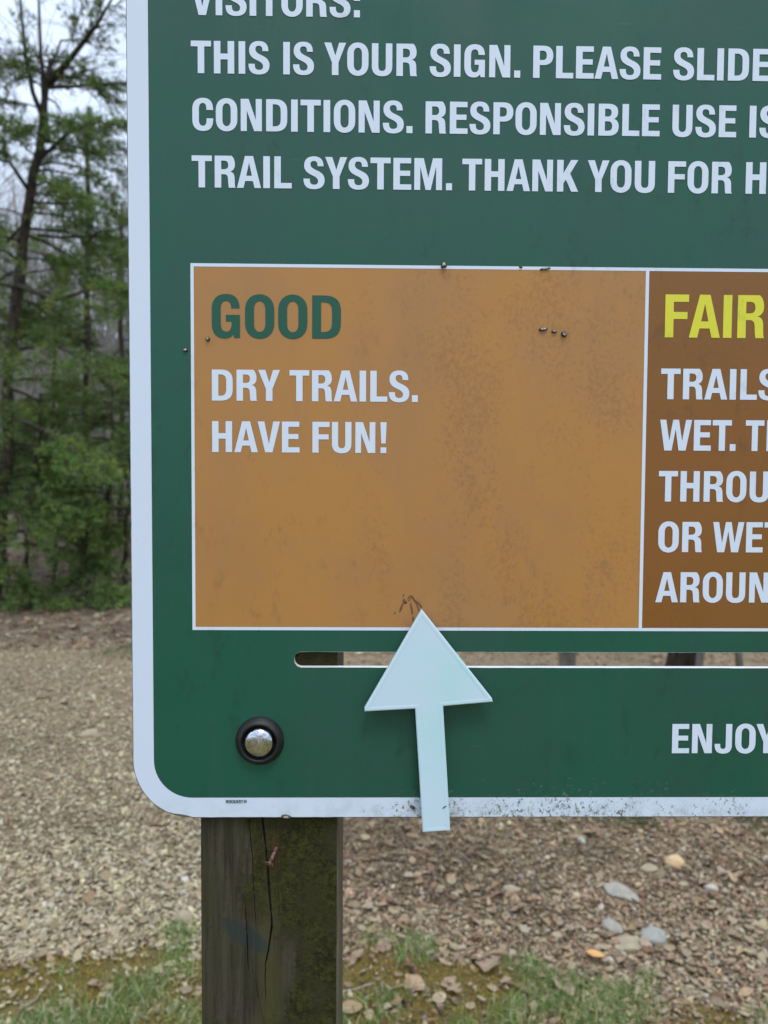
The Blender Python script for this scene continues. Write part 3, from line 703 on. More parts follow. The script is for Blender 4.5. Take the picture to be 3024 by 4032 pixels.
Y1 = 8.6
def A(px, py, Y=Y1): return at(px, py, Y)
main_ex = [
    ([A(185, 560), A(172, 340), A(160, 200), A(150, -60, Y1+.1)], .045, 10),
    ([A(172, 470), A(128, 360), A(100, 200), A(80, 0), A(70, -200)], .034, 8),
    ([A(195, 330), A(290, 215, Y1-.2), A(380, 100, Y1-.3), A(450, -20, Y1-.5)], .042, 16),
    ([A(195, 345), A(300, 340, Y1-.3), A(420, 328, Y1-.5), A(500, 322, Y1-.6)], .022, 8),
    ([A(205, 255), A(240, 160, Y1-.1), A(330, 155, Y1-.3), A(400, 40, Y1-.3)], .016, 8),
    ([A(120, 760), A(40, 640, Y1-.3), A(-60, 610, Y1-.4)], .03, 12),
    ([A(20, 960, Y1-.2), A(85, 890, Y1-.1), A(150, 800), A(230, 730, Y1+.2)], .02, 4),
    ([A(150, 925, Y1+.3), A(240, 935, Y1+.1), A(370, 930, Y1), A(520, 950, Y1)], .022, 0),
    ([A(350, 945, Y1), A(385, 915, Y1), A(450, 905, Y1-.1), A(530, 870, Y1-.2)], .018, 0),
    ([A(60, 1120), A(220, 1180, Y1-.5), A(400, 1130, Y1-.9), A(520, 1150, Y1-1)], .03, 26),
    ([A(50, 1380), A(200, 1350, Y1-.6), A(380, 1440, Y1-1), A(500, 1480, Y1-1.1)], .028, 30),
    ([A(40, 1640), A(190, 1700, Y1-.7), A(330, 1810, Y1-1.1), A(400, 1850, Y1-1.2)], .026, 30),
    ([A(165, 620), A(270, 520, Y1-.4), A(390, 480, Y1-.6), A(480, 500, Y1-.7)], .024, 24),
]
pine('pine_tree', [A(-30, 2440), A(5, 2100), A(22, 1750), A(45, 1300), A(80, 1020), A(128, 720), A(172, 520), A(186, 330), A(200, 230)], .088, 74, 1.9, .10, 3,
     'tallest dark pine with forked bare top, at the left border of the photo', extra=main_ex, dens=1.25, topsparse=.6, lean_side=-.5)
Y2 = 10.4
pine('pine_tree', [A(330, 2400, Y2), A(340, 1900, Y2), A(345, 1400, Y2), A(345, 900, Y2), A(350, 420, Y2)], .065, 60, 1.5, .16, 7,
     'slim leafy pine just behind and right of the tallest forked one', dens=1.15, tone=.95)
Y3 = 8.9
pine('pine_tree', [A(98, 2425, Y3), A(108, 2150, Y3), A(130, 1950, Y3), A(150, 1780, Y3), A(158, 1550, Y3)], .035, 20, .95, .45, 12,
     'thin leaning pine sapling with dark bare stem right of the tallest pine', dens=1.0, droop=.45)
pine('pine_tree', [A(212, 2400, 9.3), A(218, 2150, 9.3), A(232, 1930, 9.3), A(236, 1700, 9.3)], .022, 15, .8, .40, 18,
     'very thin pine sapling in the middle of the tree gap', dens=.9, droop=.45)
pine('pine_tree', [A(340, 2400, 8.3), A(342, 2280, 8.3), A(338, 2080, 8.3), A(335, 1950, 8.3)], .025, 26, .62, .10, 22,
     'low bushy bright green pine sapling close to the sign edge', dens=1.3, tone=1.1)
pine('pine_tree', [A(428, 2400, 9.0), A(428, 2150, 9.0), A(425, 1950, 9.0), A(440, 1700, 9.0), A(436, 1500, 9.0)], .04, 26, 1.0, .35, 27,
     'dark stemmed pine rising beside the white sign border', dens=1.0,
     extra=[([A(427, 2150, 9.0), A(395, 2110, 9.0), A(392, 1960, 9.0)], .022, 2)])
pine('pine_tree', [A(486, 2400, 8.5), A(492, 2150, 8.5), A(505, 1950, 8.5), A(508, 1700, 8.5)], .038, 18, .85, .45, 32,
     'half hidden pine whose stem meets the white sign border', dens=1.0)
pine('pine_tree', [A(30, 2430, 8.0), A(30, 2330, 8.0), A(34, 2180, 8.0)], .018, 18, .5, .05, 36,
     'low pine seedling under the tallest pine, at the left border', dens=1.2, tone=1.05)
pine('pine_tree', [A(-210, 2440, 9.5), A(-200, 1700, 9.5), A(-190, 900, 9.5), A(-190, 100, 9.5)], .11, 40, 2.0, .2, 41,
     'pine just outside the left border whose branch tips reach in', dens=.8)
pine('pine_tree', [A(200, 2380, 13), A(210, 1700, 13), A(215, 1150, 13)], .06, 30, 1.3, .15, 44,
     'mid green pine further up the slope between the nearer stems', dens=.9, tone=.85)
pine('pine_tree', [A(480, 2380, 12.5), A(480, 1700, 12.5), A(478, 1150, 12.5), A(478, 800, 12.5)], .06, 34, 1.3, .15, 47,
     'taller pine further back beside the sign border', dens=.9, tone=.85)
for k, (x, y, h) in enumerate([(-1.6, 11, 6), (1.2, 12, 7), (4.4, 11.5, 6.5), (7.5, 12.5, 7), (-8.2, 10.5, 6)]):
    z = float(hz(x, y))
    pine('pine_tree', [(x, y, z), (x+.1, y, z+h*.5), (x+.15, y, z+h)], .09, 26, 1.6, .2, 60+k,
         ['pine standing behind the left half of the sign', 'pine standing behind the middle of the sign', 'pine standing behind the right half of the sign', 'pine beyond the right end of the sign', 'pine well left of the tallest forked one'][k], dens=.6)

# --- bare deciduous trees
def bare_tree_mesh(H, r, seed, sides=5, levels=3, first=.25):
    rd = random.Random(seed); parts = []
    def grow(p, d, L, r, lv):
        n_ = 5; pts = [p]; dd_ = d.copy()
        for s in range(n_):
            dd_ = (dd_+Vector((rd.gauss(0, .09), rd.gauss(0, .09), rd.gauss(.04, .05)))).normalized(); pts.append(pts[-1]+dd_*L/n_)
        parts.append(tube(pts, [r*(1-.75*s/n_) for s in range(n_+1)], sides if lv == levels else 3))
        if lv == 0: return
        for c_ in range(8 if lv == levels else 5):
            t = rd.uniform(first if lv == levels else .2, .98); i_ = min(int(t*n_), n_-1); o_ = pts[i_].lerp(pts[i_+1], t*n_-i_)
            an = rd.uniform(0, 6.28); k_ = rd.uniform(.5, .9)
            dn = (dd_*k_+Vector((math.cos(an), math.sin(an), rd.uniform(0, .5)))*.8).normalized()
            grow(o_, dn, L*rd.uniform(.28, .5), r*(1-.7*t)*.55, lv-1)
    grow(Vector((0, 0, -.15)), Vector((rd.gauss(0, .03), rd.gauss(0, .03), 1)).normalized(), H, r, levels)
    return merge(parts)
variants = []
for s in range(5):
    V, F = bare_tree_mesh(9+s*.8, .11, s+3, 5, 3, .3); variants.append((np.array(V), np.array(quads_to_tris(F))))
AV = []; AT = []; off = 0; r2 = np.random.default_rng(5)
for k in range(460):
    y = 27+46*r2.random()**.9 if k % 3 else 14.5+12*r2.random()
    if k < 370: x = -(y+.47)*r2.uniform(.22, .72)
    else: x = r2.uniform(-.2, 1.0)*y
    v, t = variants[k % 5]; a_ = r2.uniform(0, 6.28); s_ = r2.uniform(.55, .85)*(1 if k % 3 else .52); ca, sa = math.cos(a_), math.sin(a_)
    w = v@np.array([[ca, sa, 0], [-sa, ca, 0], [0, 0, 1]])*s_+np.array([x, y, float(hz(x, y))])
    AV.append(w); AT.append(t+off); off += len(v)
o = tris_mesh('hillside_woodland', np.concatenate(AV), np.concatenate(AT), MGREY); tag(o, 'grey leafless trees massed on the hillside behind the pines', 'woodland', kind='stuff')
# trees whose stems show through the slot
for k, (px, wpx, Y, lab) in enumerate([(2238, 62, 5.0, 'grey tree stem seen through the slot, left of the widest one'), (2655, 110, 4.9, 'widest dark tree stem seen through the slot'),
                                 (2731, 28, 4.7, 'thin dark stem seen through the slot right beside the widest one'), (2926, 26, 5.0, 'thin stem seen through the right end of the slot')]):
    g = at(px, 2600, Y); r = wpx/FPX*(Y+CD)/2
    V, F = bare_tree_mesh(5.5+r*12, r*1.15, 70+k, 12, 2, .45); z = float(hz(g.x, Y))
    root = empty('bare_tree', (g.x, Y, z)); tag(root, lab, 'tree', 'bare trees just behind the sign')
    nv = 6*12; nf = 5*12+2
    mesh('trunk', np.array(V[:nv])+np.array(root.location), [tuple(f) for f in F[:nf]], MGREY if k != 1 else MBARK, root, True)
    Vc = np.array(V[nv:])+np.array(root.location); Fc = [tuple(i-nv for i in f) for f in F[nf:]]
    mesh('crown', Vc, Fc, MGREY, root)

# ------------------------------------------------------------------ the sign
SX0, SX1, SZ0, SZ1 = -.1532, .7830, -.2186, .470      # relative to camera height
z = lambda v: CAMH+v
def rrect(x0, z0, x1, z1, r, n=14):
    out = []
    for cx, cz, a0 in ((x0+r, z0+r, 180), (x1-r, z0+r, 270), (x1-r, z1-r, 0), (x0+r, z1-r, 90)):
        for k in range(n+1):
            a = R(a0+90*k/n); out.append((cx+r*math.cos(a), cz+r*math.sin(a)))
    return out
THK = .0046
sign = empty('trail_sign', (.315, 0, 0)); tag(sign, 'green and orange trail condition sign bolted to wooden posts', 'sign')
outer = rrect(SX0, z(SZ0), SX1, z(SZ1), .038)
# the tiny nicks along the lower edge
nick = []
def nicked(l):
    out = []
    for (x, zz) in l: out.append((x, zz))
    return out
sl0, sl1 = z(-.1203), z(-.1102)
slot = rrect(-.0497, sl0, .655, sl1, .00495, 8)
def ring_faces(Vf, n, off0, off1):
    return [(off0+k, off0+(k+1) % n, off1+(k+1) % n, off1+k) for k in range(n)]
def inset(l, d):
    n_ = len(l); out = []
    for k in range(n_):
        a, b_, c_ = Vector(l[k-1]), Vector(l[k]), Vector(l[(k+1) % n_])
        t = (c_-a).normalized(); nrm = Vector((-t.y, t.x)); out.append(tuple(b_+nrm*d))
    return out
# subdivide long bottom/left runs of the outline so the worn edge can wander
def densify(l, step=.004):
    out = []
    for k in range(len(l)):
        a, b_ = Vector(l[k]), Vector(l[(k+1) % len(l)]); n_ = max(1, int((b_-a).length/step))
        for s in range(n_): out.append(tuple(a.lerp(b_, s/n_)))
    return out
rn = random.Random(8)
outer = densify(outer)
outer = [(x+rn.uniform(-1, 1)*.00008, zz+rn.uniform(-1, 1)*.00008) for x, zz in outer]
inn = inset(outer, .00055)
front = []
for x, zz in inn:                                       # chipped corner and dents
    d = 0
    for (cx_, cz_, rr_, dp) in ((at(705, 3208).x, at(705, 3208).z, .0065, .0012), (at(735, 3212).x, at(735, 3212).z, .004, .0010), (at(526, 2760).x, at(526, 2760).z, .002, .0011), (at(1620, 3213).x, at(1620, 3213).z, .002, .0006), (at(517, 2050).x, at(517, 2050).z, .003, .0005)):
        e = math.hypot(x-cx_, zz-cz_)
        if e < rr_: d += dp*(1-e/rr_)*rn.uniform(.5, 1.2)
    front.append((x, zz, d))
cxm, czm = (SX0+SX1)/2, z((SZ0+SZ1)/2)
front = [(x+ (d if x < cxm else -d)*.8, zz+(d if zz < czm else -d)*.8) for x, zz, d in front]
V, F = flat([front, slot], 0.0); F = flip_to_camera(V, F)
panel = mesh('panel', V, F, MW, sign)
Vb, Fb = flat([outer, slot], THK); Fb = [tuple(reversed(f)) for f in flip_to_camera(Vb, Fb)]
mesh('panel_back', Vb, Fb, MEDGE, panel)
n_ = len(outer)
V = [(x, 0, zz) for x, zz in front]+[(x, .00035, zz) for x, zz in outer]+[(x, THK, zz) for x, zz in outer]
mesh('panel_rim', V, ring_faces(V, n_, 0, n_)+ring_faces(V, n_, n_, 2*n_), MEDGE, panel)
s_ = len(slot)
sj = [(x+rn.uniform(-1, 1)*.00012, zz+rn.uniform(-1, 1)*.00012) for x, zz in slot]
ds = densify(slot, .006); V = [(x, -.0003, zz+rn.uniform(-1, 1)*.0001) for x, zz in ds]+[(x, THK, zz) for x, zz in ds]
mesh('slot_rim', V, ring_faces(V, len(ds), 0, len(ds)), MLIP, panel)

# printed layers
G0 = at(605, 2850).x
green = rrect(G0, z(-.2052), SX1-(G0-SX0), z(SZ1-.0135), .0245)
V, F = flat([green, rrect(-.0497, sl0-.00012, .655, sl1+.00005, .0050, 8)], -.0001)
mesh('green_field', V, flip_to_camera(V, F), MG, panel)
TX0, TXD, TZ0, TZ1, LW = -.1144, .1716, -.0963, .1345, .0020
def rect_print(name, x0, z0, x1, z1, y, mat):
    V = [(x0, y, z(z0)), (x1, y, z(z0)), (x1, y, z(z1)), (x0, y, z(z1))]; return mesh(name, V, flip_to_camera(V, [(0, 1, 2, 3)]), mat, panel)
rect_print('condition_cell', TX0+LW, TZ0+LW, TXD, TZ1-LW, -.0002, MO)['label'] = 'orange printed cell'
rect_print('condition_cell', TXD+.00215, TZ0+LW, .4576, TZ1-LW, -.0002, MB_)['label'] = 'brown printed cell'
rect_print('condition_cell', .4596, TZ0+LW, .744, TZ1-LW, -.0002, MB_)['label'] = 'blank brown printed cell'
bars = [(TX0, TZ0, .746, TZ0+LW), (TX0, TZ1-LW, .746, TZ1), (TX0, TZ0+LW, TX0+LW, TZ1-LW), (TXD, TZ0+LW, TXD+.00215, TZ1-LW), (.4576, TZ0+LW, .4596, TZ1-LW), (.744, TZ0+LW, .746, TZ1-LW)]
V = []; F = []
for (x0, z0, x1, z1) in bars:
    o_ = len(V); V += [(x0, -.0003, z(z0)), (x1, -.0003, z(z0)), (x1, -.0003, z(z1)), (x0, -.0003, z(z1))]; F.append((o_, o_+1, o_+2, o_+3))
mesh('cell_outline', V, flip_to_camera(V, F), ML, panel)
def line(words, bx, by, cap_px, mat, y=-.0004):
    p = at(bx, by); cap = at(bx, by-cap_px).z-p.z; parts = []
    for w, x0, x1 in words:
        parts += word(w, at(x0, by-cap_px/2).x, at(x1, by-cap_px/2).x, p.z, cap, y)
    V, F = merge(parts); return mesh('lettering', V, F, mat, panel)
line([('VISITORS:', 752, 1417.5)], 996, 63.6, 127.5, ML)
line([('THIS', 752, 1061.6), ('IS', 1115.6, 1236.6), ('YOUR', 1276.6, 1643), ('SIGN.', 1692, 2048.7), ('PLEASE', 2099.3, 2603.5), ('SLIDE', 2650.7, 3034)], 950, 291.7, 127.8, ML)
line([('CONDITIONS.', 757.8, 1624.4), ('RESPONSIBLE', 1675.5, 2597.6), ('USE', 2647.3, 2899), ('IS', 2950.6, 3074)], 990, 517.4, 126.5, ML)
line([('TRAIL', 755.4, 1148.9), ('SYSTEM.', 1195.2, 1780), ('THANK', 1820, 2277), ('YOU', 2313.2, 2578.4), ('FOR', 2630, 2882.6), ('H', 2936, 3016)], 1040, 741.6, 125.5, ML)
line([('GOOD', 834.2, 1342.6)], 1280, 1334, 170, MLG)
line([('DRY', 834.7, 1102.8), ('TRAILS.', 1140.2, 1645.4)], 1200, 1580, 122, ML)
line([('HAVE', 835.8, 1179.8), ('FUN!', 1230.3, 1522.2)], 1100, 1781.5, 121.5, ML)
line([('FAIR', 2618, 3010)], 2700, 1329.5, 169, MY)
line([('TRAILS', 2601.5, 3065)], 2640, 1572.2, 120.6, ML)
line([('WET.', 2597.5, 2896), ('TH', 2934.5, 3091)], 2740, 1774.6, 121, ML)
line([('THROU', 2592.5, 3027)], 2700, 1975, 120, ML)
line([('OR', 2591, 2764.5), ('WET', 2806, 3082)], 2680, 2173.7, 119, ML)
line([('AROUN', 2580.5, 3026.5)], 2690, 2371.3, 118.5, ML)
line([('ENJOY', 2645.5, 3058)], 2700, 2964.8, 115, ML)
p = line([('ROCKART', 889.8, 957.6)], 900, 3161.6, 12.8, MDARK)
c_ = at(965.8, 3155.3); ro = .00109
ringo = [(c_.x+ro*math.cos(k*math.pi/10), c_.z+ro*math.sin(k*math.pi/10)) for k in range(20)]
ringi = [(c_.x+ro*.74*math.cos(k*math.pi/10), c_.z+ro*.74*math.sin(k*math.pi/10)) for k in range(20)]
V, F = flat([ringo, ringi], -.0002); pr_ = [(V, flip_to_camera(V, F))]+word('R', c_.x-.0005, c_.x+.0005, c_.z-.0006, .0012, -.0002)
V, F = merge(pr_); mesh('registered_mark', V, F, MDARK, panel)

# scratched little arrow above the slider tip
def ribbon(pts, w, y=-.00045):
    P_ = [at(1500+a/5.53, 2300+b_/5.53) for a, b_ in pts]; V = []; F = []
    nn = len(P_)
    for k, p_ in enumerate(P_):
        t = (P_[min(k+1, nn-1)]-P_[max(k-1, 0)]).normalized(); nn_ = Vector((-t.z, 0, t.x)); e = w/6.2/1000*.5*rn.uniform(.75, 1.2)*(1 if 0 < k < nn-1 else .55)
        V += [tuple(Vector((p_.x, y, p_.z))+nn_*e), tuple(Vector((p_.x, y, p_.z))-nn_*e)]
    for k in range(nn-1): F.append((2*k, 2*k+1, 2*k+3, 2*k+2))
    return V, flip_to_camera(V, F)
circ = [(612+30*math.cos(k*.785), 328+32*math.sin(k*.785)) for k in range(9)]
V, F = merge([ribbon([(488, 212), (492, 240), (486, 275)], 6), ribbon([(505, 318), (500, 350), (512, 385), (525, 418)], 13), ribbon([(568, 378), (545, 405), (515, 415)], 7),
              ribbon([(478, 425), (455, 480), (435, 530), (408, 605)], 9), ribbon([(320, 600), (300, 630), (280, 650)], 4), ribbon(circ, 3.0),
              ribbon([(590, 300), (620, 262), (655, 250), (690, 265), (715, 310), (740, 365)], 4), ribbon([(650, 275), (690, 310), (735, 365), (765, 420)], 3.5),
              ribbon([(740, 355), (790, 395), (830, 430), (862, 470), (895, 510)], 7.5), ribbon([(765, 420), (790, 470), (805, 520), (840, 595)], 5),
              ribbon([(650, 408), (655, 470), (670, 540), (676, 600), (684, 655)], 7.5), ribbon([(690, 705), (698, 755), (714, 815)], 8)])
mesh('scratched_arrow', V, F, MMARK, panel)

# bolt and washer
def lathe(prof, c, n=48, tilt=(0, 0)):
    """prof: (radius, distance in front of the panel)"""
    V = []; F = []
    for r_, h_ in prof:
        for k in range(n):
            a_ = 2*math.pi*k/n; V.append((c.x+r_*math.cos(a_), c.y-h_+r_*(math.cos(a_)*tilt[0]+math.sin(a_)*tilt[1]), c.z+r_*math.sin(a_)))
    for i_ in range(len(prof)-1):
        for k in range(n): F.append((i_*n+k, i_*n+(k+1) % n, (i_+1)*n+(k+1) % n, (i_+1)*n+k))
    F.append(tuple((len(prof)-1)*n+k for k in range(n)))
    return V, F
m, nt, b = newmat('black_washer'); q = NB(nt); P = q.pos()
q.put(b.inputs['Base Color'], q.mix(q.rng(q.noise(P, 160, 4, .6), .5, .72), (.006, .007, .008), (.02, .025, .017))); b.inputs['Roughness'].default_value = .55
q.put(b.inputs['Normal'], q.bump(q.noise(P, 700, 3), .2, .0003)); MWASH = m
m, nt, b = newmat('galvanised_steel'); q = NB(nt); P = q.pos()
q.put(b.inputs['Base Color'], q.mix(q.rng(q.noise(P, 190, 5, .6, 1.2), .35, .62), (.42, .44, .47), (.72, .76, .84))); b.inputs['Metallic'].default_value = 1
q.put(b.inputs['Roughness'], q.rng(q.noise(P, 150, 4), .3, .7, .14, .38)); q.put(b.inputs['Normal'], q.bump(q.noise(P, 230, 4, .55, .6), .6, .0009)); MGALV = m
def bolt(cx_, cz_):
    c = Vector((cx_, 0, cz_)); w = empty('tmp', (0, 0, 0)); bpy.data.objects.remove(w)
    prof = [(.0155, -.0001), (.0156, .0008), (.0152, .0018), (.0140, .0036), (.0127, .0050), (.0119, .0053), (.0114, .0050), (.0110, .0036), (.0106, .0014), (.0030, .0012)]
    V, F = lathe(prof, c); bo = mesh('washer', V, F, MWASH, sign, True, origin=(cx_, 0, cz_))
    prof = [(.0091, .0012), (.0092, .0040), (.0090, .0048), (.0082, .0056), (.0070, .0063), (.0052, .0069), (.0030, .0072), (.0010, .0073)]
    V, F = lathe(prof, c); hd = mesh('bolt_head', V, F, MGALV, bo, True)
    parts = []
    for (dx, dz, rr_) in ((-4.6, 2.1, 1.0), (-6.3, -.2, .6), (1.9, 3.0, .9), (4.9, -2.0, .75), (5.6, -2.8, .55), (3.1, -3.9, .5), (3.6, -4.8, .5), (2.4, -5.3, .4), (.2, -5.1, .4), (-1.6, -5.4, .5), (.4, -6.1, .45)):
        r_ = math.hypot(dx, dz)/1000; h_ = .0073-.0032*(r_/.009)**2.2
        for s in range(3):
            a0 = rn.uniform(0, 6.28)
            pts = [(cx_+dx/1000+rr_/1000*math.cos(a0+k*.6)*.9, -h_-.0001, cz_+dz/1000+rr_/1000*math.sin(a0+k*.6)*.9) for k in range(4)]
            parts.append(tube(pts, [.00012, .0002, .0002, .0001], 5))
    V, F = merge(parts); mesh('head_marking', V, F, MGALV, bo, True)
wc = at(1023.5, 2915.5)
bolt(wc.x, wc.z); bolt(.6965, wc.z); bolt(wc.x, z(.42)); bolt(.6965, z(.42))

# ------------------------------------------------------------------ posts
m, nt, b = newmat('mossy_timber'); q = NB(nt); P = q.pos(); X = q.xyz(P)
gr = q.noise(q.mapv(P, (1, 1, .06)), 190, 6, .7, .3)
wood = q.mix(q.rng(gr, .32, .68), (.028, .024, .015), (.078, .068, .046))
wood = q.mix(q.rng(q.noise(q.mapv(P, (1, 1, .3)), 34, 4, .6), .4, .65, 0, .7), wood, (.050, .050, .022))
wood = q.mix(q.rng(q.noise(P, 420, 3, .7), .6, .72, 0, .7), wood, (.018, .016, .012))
mossn = q.math('ADD', q.noise(q.mapv(P, (1, 1, .45)), 26, 5, .65), q.rng(X[0], -.092, -.042, -.13, .16, False))
top_shade = q.rng(X[2], CAMH-.262, CAMH-.222, 0, .10)  # paints the sign's shade on the post top by raising the moss mask
mm = q.rng(q.math('ADD', mossn, top_shade), .46, .58)
mosscol = q.mix(q.rng(q.noise(P, 300, 5, .75), .38, .64), (.016, .017, .004), (.060, .060, .013))
mosscol = q.mix(q.rng(q.noise(P, 40, 3, .6), .45, .6, 0, .8), mosscol, (.042, .038, .014))
c = q.mix(q.math('MULTIPLY', mm, .9), wood, mosscol)
# brighter algae along the split
band = q.math('ABSOLUTE', q.math('SUBTRACT', X[0], -.0665)); bn = q.rng(q.math('ADD', band, q.math('MULTIPLY', q.noise(q.mapv(P, (1, 1, .4)), 45, 4), .02)), .022, .012)
low = q.rng(X[2], CAMH-.235, CAMH-.30)
c = q.mix(q.math('MULTIPLY', q.math('MULTIPLY', bn, low), .55), c, (.075, .072, .024))
# blue green smear of old paint
sx = q.math('DIVIDE', q.math('SUBTRACT', X[0], -.082), .019); sz = q.math('DIVIDE', q.math('ADD', q.math('SUBTRACT', X[2], CAMH-.300), q.math('MULTIPLY', q.math('SUBTRACT', X[0], -.082), .55)), .0085)
e = q.math('ADD', q.math('MULTIPLY', sx, sx), q.math('MULTIPLY', sz, sz)); e = q.math('ADD', e, q.math('MULTIPLY', q.noise(P, 90, 4, .7), .9))
c = q.mix(q.rng(e, 1.6, .8, 0, .55), c, (.022, .042, .046))
rs = q.rng(q.math('ABSOLUTE', q.math('SUBTRACT', X[0], -.0625)), .003, .0005); rz = q.math('MULTIPLY', q.rng(X[2], CAMH-.262, CAMH-.246), q.rng(X[2], CAMH-.232, CAMH-.240))
c = q.mix(q.math('MULTIPLY', q.math('MULTIPLY', rs, rz), .7), c, (.12, .04, .018))
side = q.rng(q.xyz(q.n('ShaderNodeNewGeometry').outputs['True Normal'])[0], .6, .9)  # front tones above include its shade; the right-hand face is mixed lighter
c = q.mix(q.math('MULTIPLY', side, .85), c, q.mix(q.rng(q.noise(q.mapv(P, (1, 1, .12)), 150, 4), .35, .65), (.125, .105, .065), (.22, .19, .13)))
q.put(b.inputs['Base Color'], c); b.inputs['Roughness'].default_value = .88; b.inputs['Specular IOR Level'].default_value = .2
hb = q.math('ADD', gr, q.math('MULTIPLY', q.math('MULTIPLY', mm, q.noise(P, 380, 5, .75)), 1.6)); q.put(b.inputs['Normal'], q.bump(hb, .7, .0014))
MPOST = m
PY = THK+.0006                                         # front of the timber just behind the panel
def crack_x(tab, zz):
    zs = [t[0] for t in tab]; xs = [t[1] for t in tab]; ws = [t[2] for t in tab]
    return np.interp(zz, zs[::-1], xs[::-1]), np.interp(zz, zs[::-1], ws[::-1])
def zx(pts):                                           # px list -> (z, x, half width)
    out = []
    for a, b_, w in pts:
        p_ = at(780+a/2.658, 3200+b_/2.658, PY); out.append((p_.z, p_.x, w/2.658/6.13/1000*.8))
    return out
ck1 = zx([(650, -900, 10), (668, 60, 18), (690, 250, 20), (705, 380, 15), (722, 560, 20), (740, 850, 20), (758, 1020, 18), (768, 1200, 17), (748, 1350, 13), (720, 1520, 11), (703, 1600, 9), (703, 1850, 8), (708, 1950, 5), (735, 2060, 0), (740, 2300, 0)])
ck2 = zx([(520, -600, 0), (535, 100, 6), (548, 300, 7), (570, 480, 9), (575, 700, 7), (590, 980, 8), (600, 1150, 4), (605, 1220, 0), (602, 1700, 0), (615, 1850, 8), (630, 1960, 8), (650, 2040, 4), (690, 2200, 4), (700, 2400, 4)])
ck0 = zx([(480, -600, 0), (485, 900, 0), (492, 960, 5), (505, 1150, 8), (514, 1400, 11), (520, 1600, 9), (542, 1720, 4), (548, 1780, 0), (548, 2400, 0)])
ck3 = zx([(800, -600, 0), (808, 150, 3), (822, 400, 5), (832, 560, 4), (840, 850, 3), (858, 1060, 4), (866, 1130, 0), (870, 2400, 0)])
def build_post(x0, x1, cracks, name='post'):
    z0, z1 = -.3, z(.52); zs = []
    zz = z1
    while zz > z(-.42): zs.append(zz); zz -= .0022 if zz < z(-.20) else .02
    while zz > z0: zs.append(zz); zz -= .05
    zs.append(z0); zs = np.array(zs); nr = len(zs)
    cols = []; 
    anchors = [(np.full(nr, x0), None)]
    for t in cracks: xx, ww = crack_x(t, zs); anchors.append((xx+rng.normal(0, .00012, nr), ww))
    anchors.append((np.full(nr, x1), None))
    def grain(x, zv): return .00007*np.sin(x*2300+2*np.sin(zv*9))+.00004*np.sin(x*5200+zv*6+3*np.sin(zv*17))
    for a_ in range(len(anchors)-1):
        xa, wa = anchors[a_]; xb, wb = anchors[a_+1]
        L_ = xa+(wa if wa is not None else 0); R_ = xb-(wb if wb is not None else 0)
        for s in range(13):
            xx = L_+(R_-L_)*s/12; y = np.full(nr, PY)+grain(xx, zs)
            if a_ == 0 and s == 0: y = np.full(nr, PY+.0022)
            elif a_ == 0 and s == 1: xx = x0+.0008+0*xx; y = np.full(nr, PY+.0009)
            elif a_ == len(anchors)-2 and s == 12: y = np.full(nr, PY+.0022)
            elif a_ == len(anchors)-2 and s == 11: xx = x1-.0008+0*xx; y = np.full(nr, PY+.0009)
            cols.append((xx, y))
        if wb is not None:
            dp = np.clip(wb*14, 0, .011); cols.append((xb, PY+dp+.0002))
    y1 = PY+.089
    for xx, yy in ((x1, PY+.02), (x1, PY+.06), (x1, y1-.002), (x1-.002, y1), ((x0+x1)/2, y1), (x0+.002, y1), (x0, y1-.002), (x0, PY+.05)): cols.append((np.full(nr, xx), np.full(nr, yy)))
    nc = len(cols); V = np.zeros((nr, nc, 3))
    for k, (xx, yy) in enumerate(cols): V[:, k, 0] = xx; V[:, k, 1] = yy; V[:, k, 2] = zs
    F = []
    for r_ in range(nr-1):
        for k in range(nc): k2 = (k+1) % nc; F.append((r_*nc+k, (r_+1)*nc+k, (r_+1)*nc+k2, r_*nc+k2))
    F.append(tuple(range(nc)))
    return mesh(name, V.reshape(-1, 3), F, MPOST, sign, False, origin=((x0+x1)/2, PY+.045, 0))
pl_ = at(788, 3300, PY).x; pr2 = at(1331, 3300, PY).x
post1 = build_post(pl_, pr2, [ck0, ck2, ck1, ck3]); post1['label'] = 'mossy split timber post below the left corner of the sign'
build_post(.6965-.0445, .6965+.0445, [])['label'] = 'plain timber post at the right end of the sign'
# bent rusty nail
m, nt, b = newmat('rusty_iron'); q = NB(nt)
q.put(b.inputs['Base Color'], q.mix(q.rng(q.noise(q.pos(), 500, 4), .4, .6), (.10, .042, .024), (.19, .13, .105))); b.inputs['Roughness'].default_value = .7; b.inputs['Metallic'].default_value = .3; MNAIL = m
n0 = at(780+818/2.658, 3200+375/2.658, PY); n1 = at(780+775/2.658, 3200+470/2.658, PY-.006); n2 = at(780+752/2.658, 3200+525/2.658, PY-.0085)
V, F = tube([n0+Vector((.0004, .004, .0006)), n0, n1, n2], [.0009, .0011, .0012, .0012], 10)
d = (n2-n1).normalized(); V2, F2 = tube([n2-d*.0002, n2+d*.0004, n2+d*.0012, n2+d*.0015], [.0013, .0030, .0031, .0024], 14)
V, F = merge([(V, F), (V2, F2)]); mesh('nail', V, F, MNAIL, post1, True)

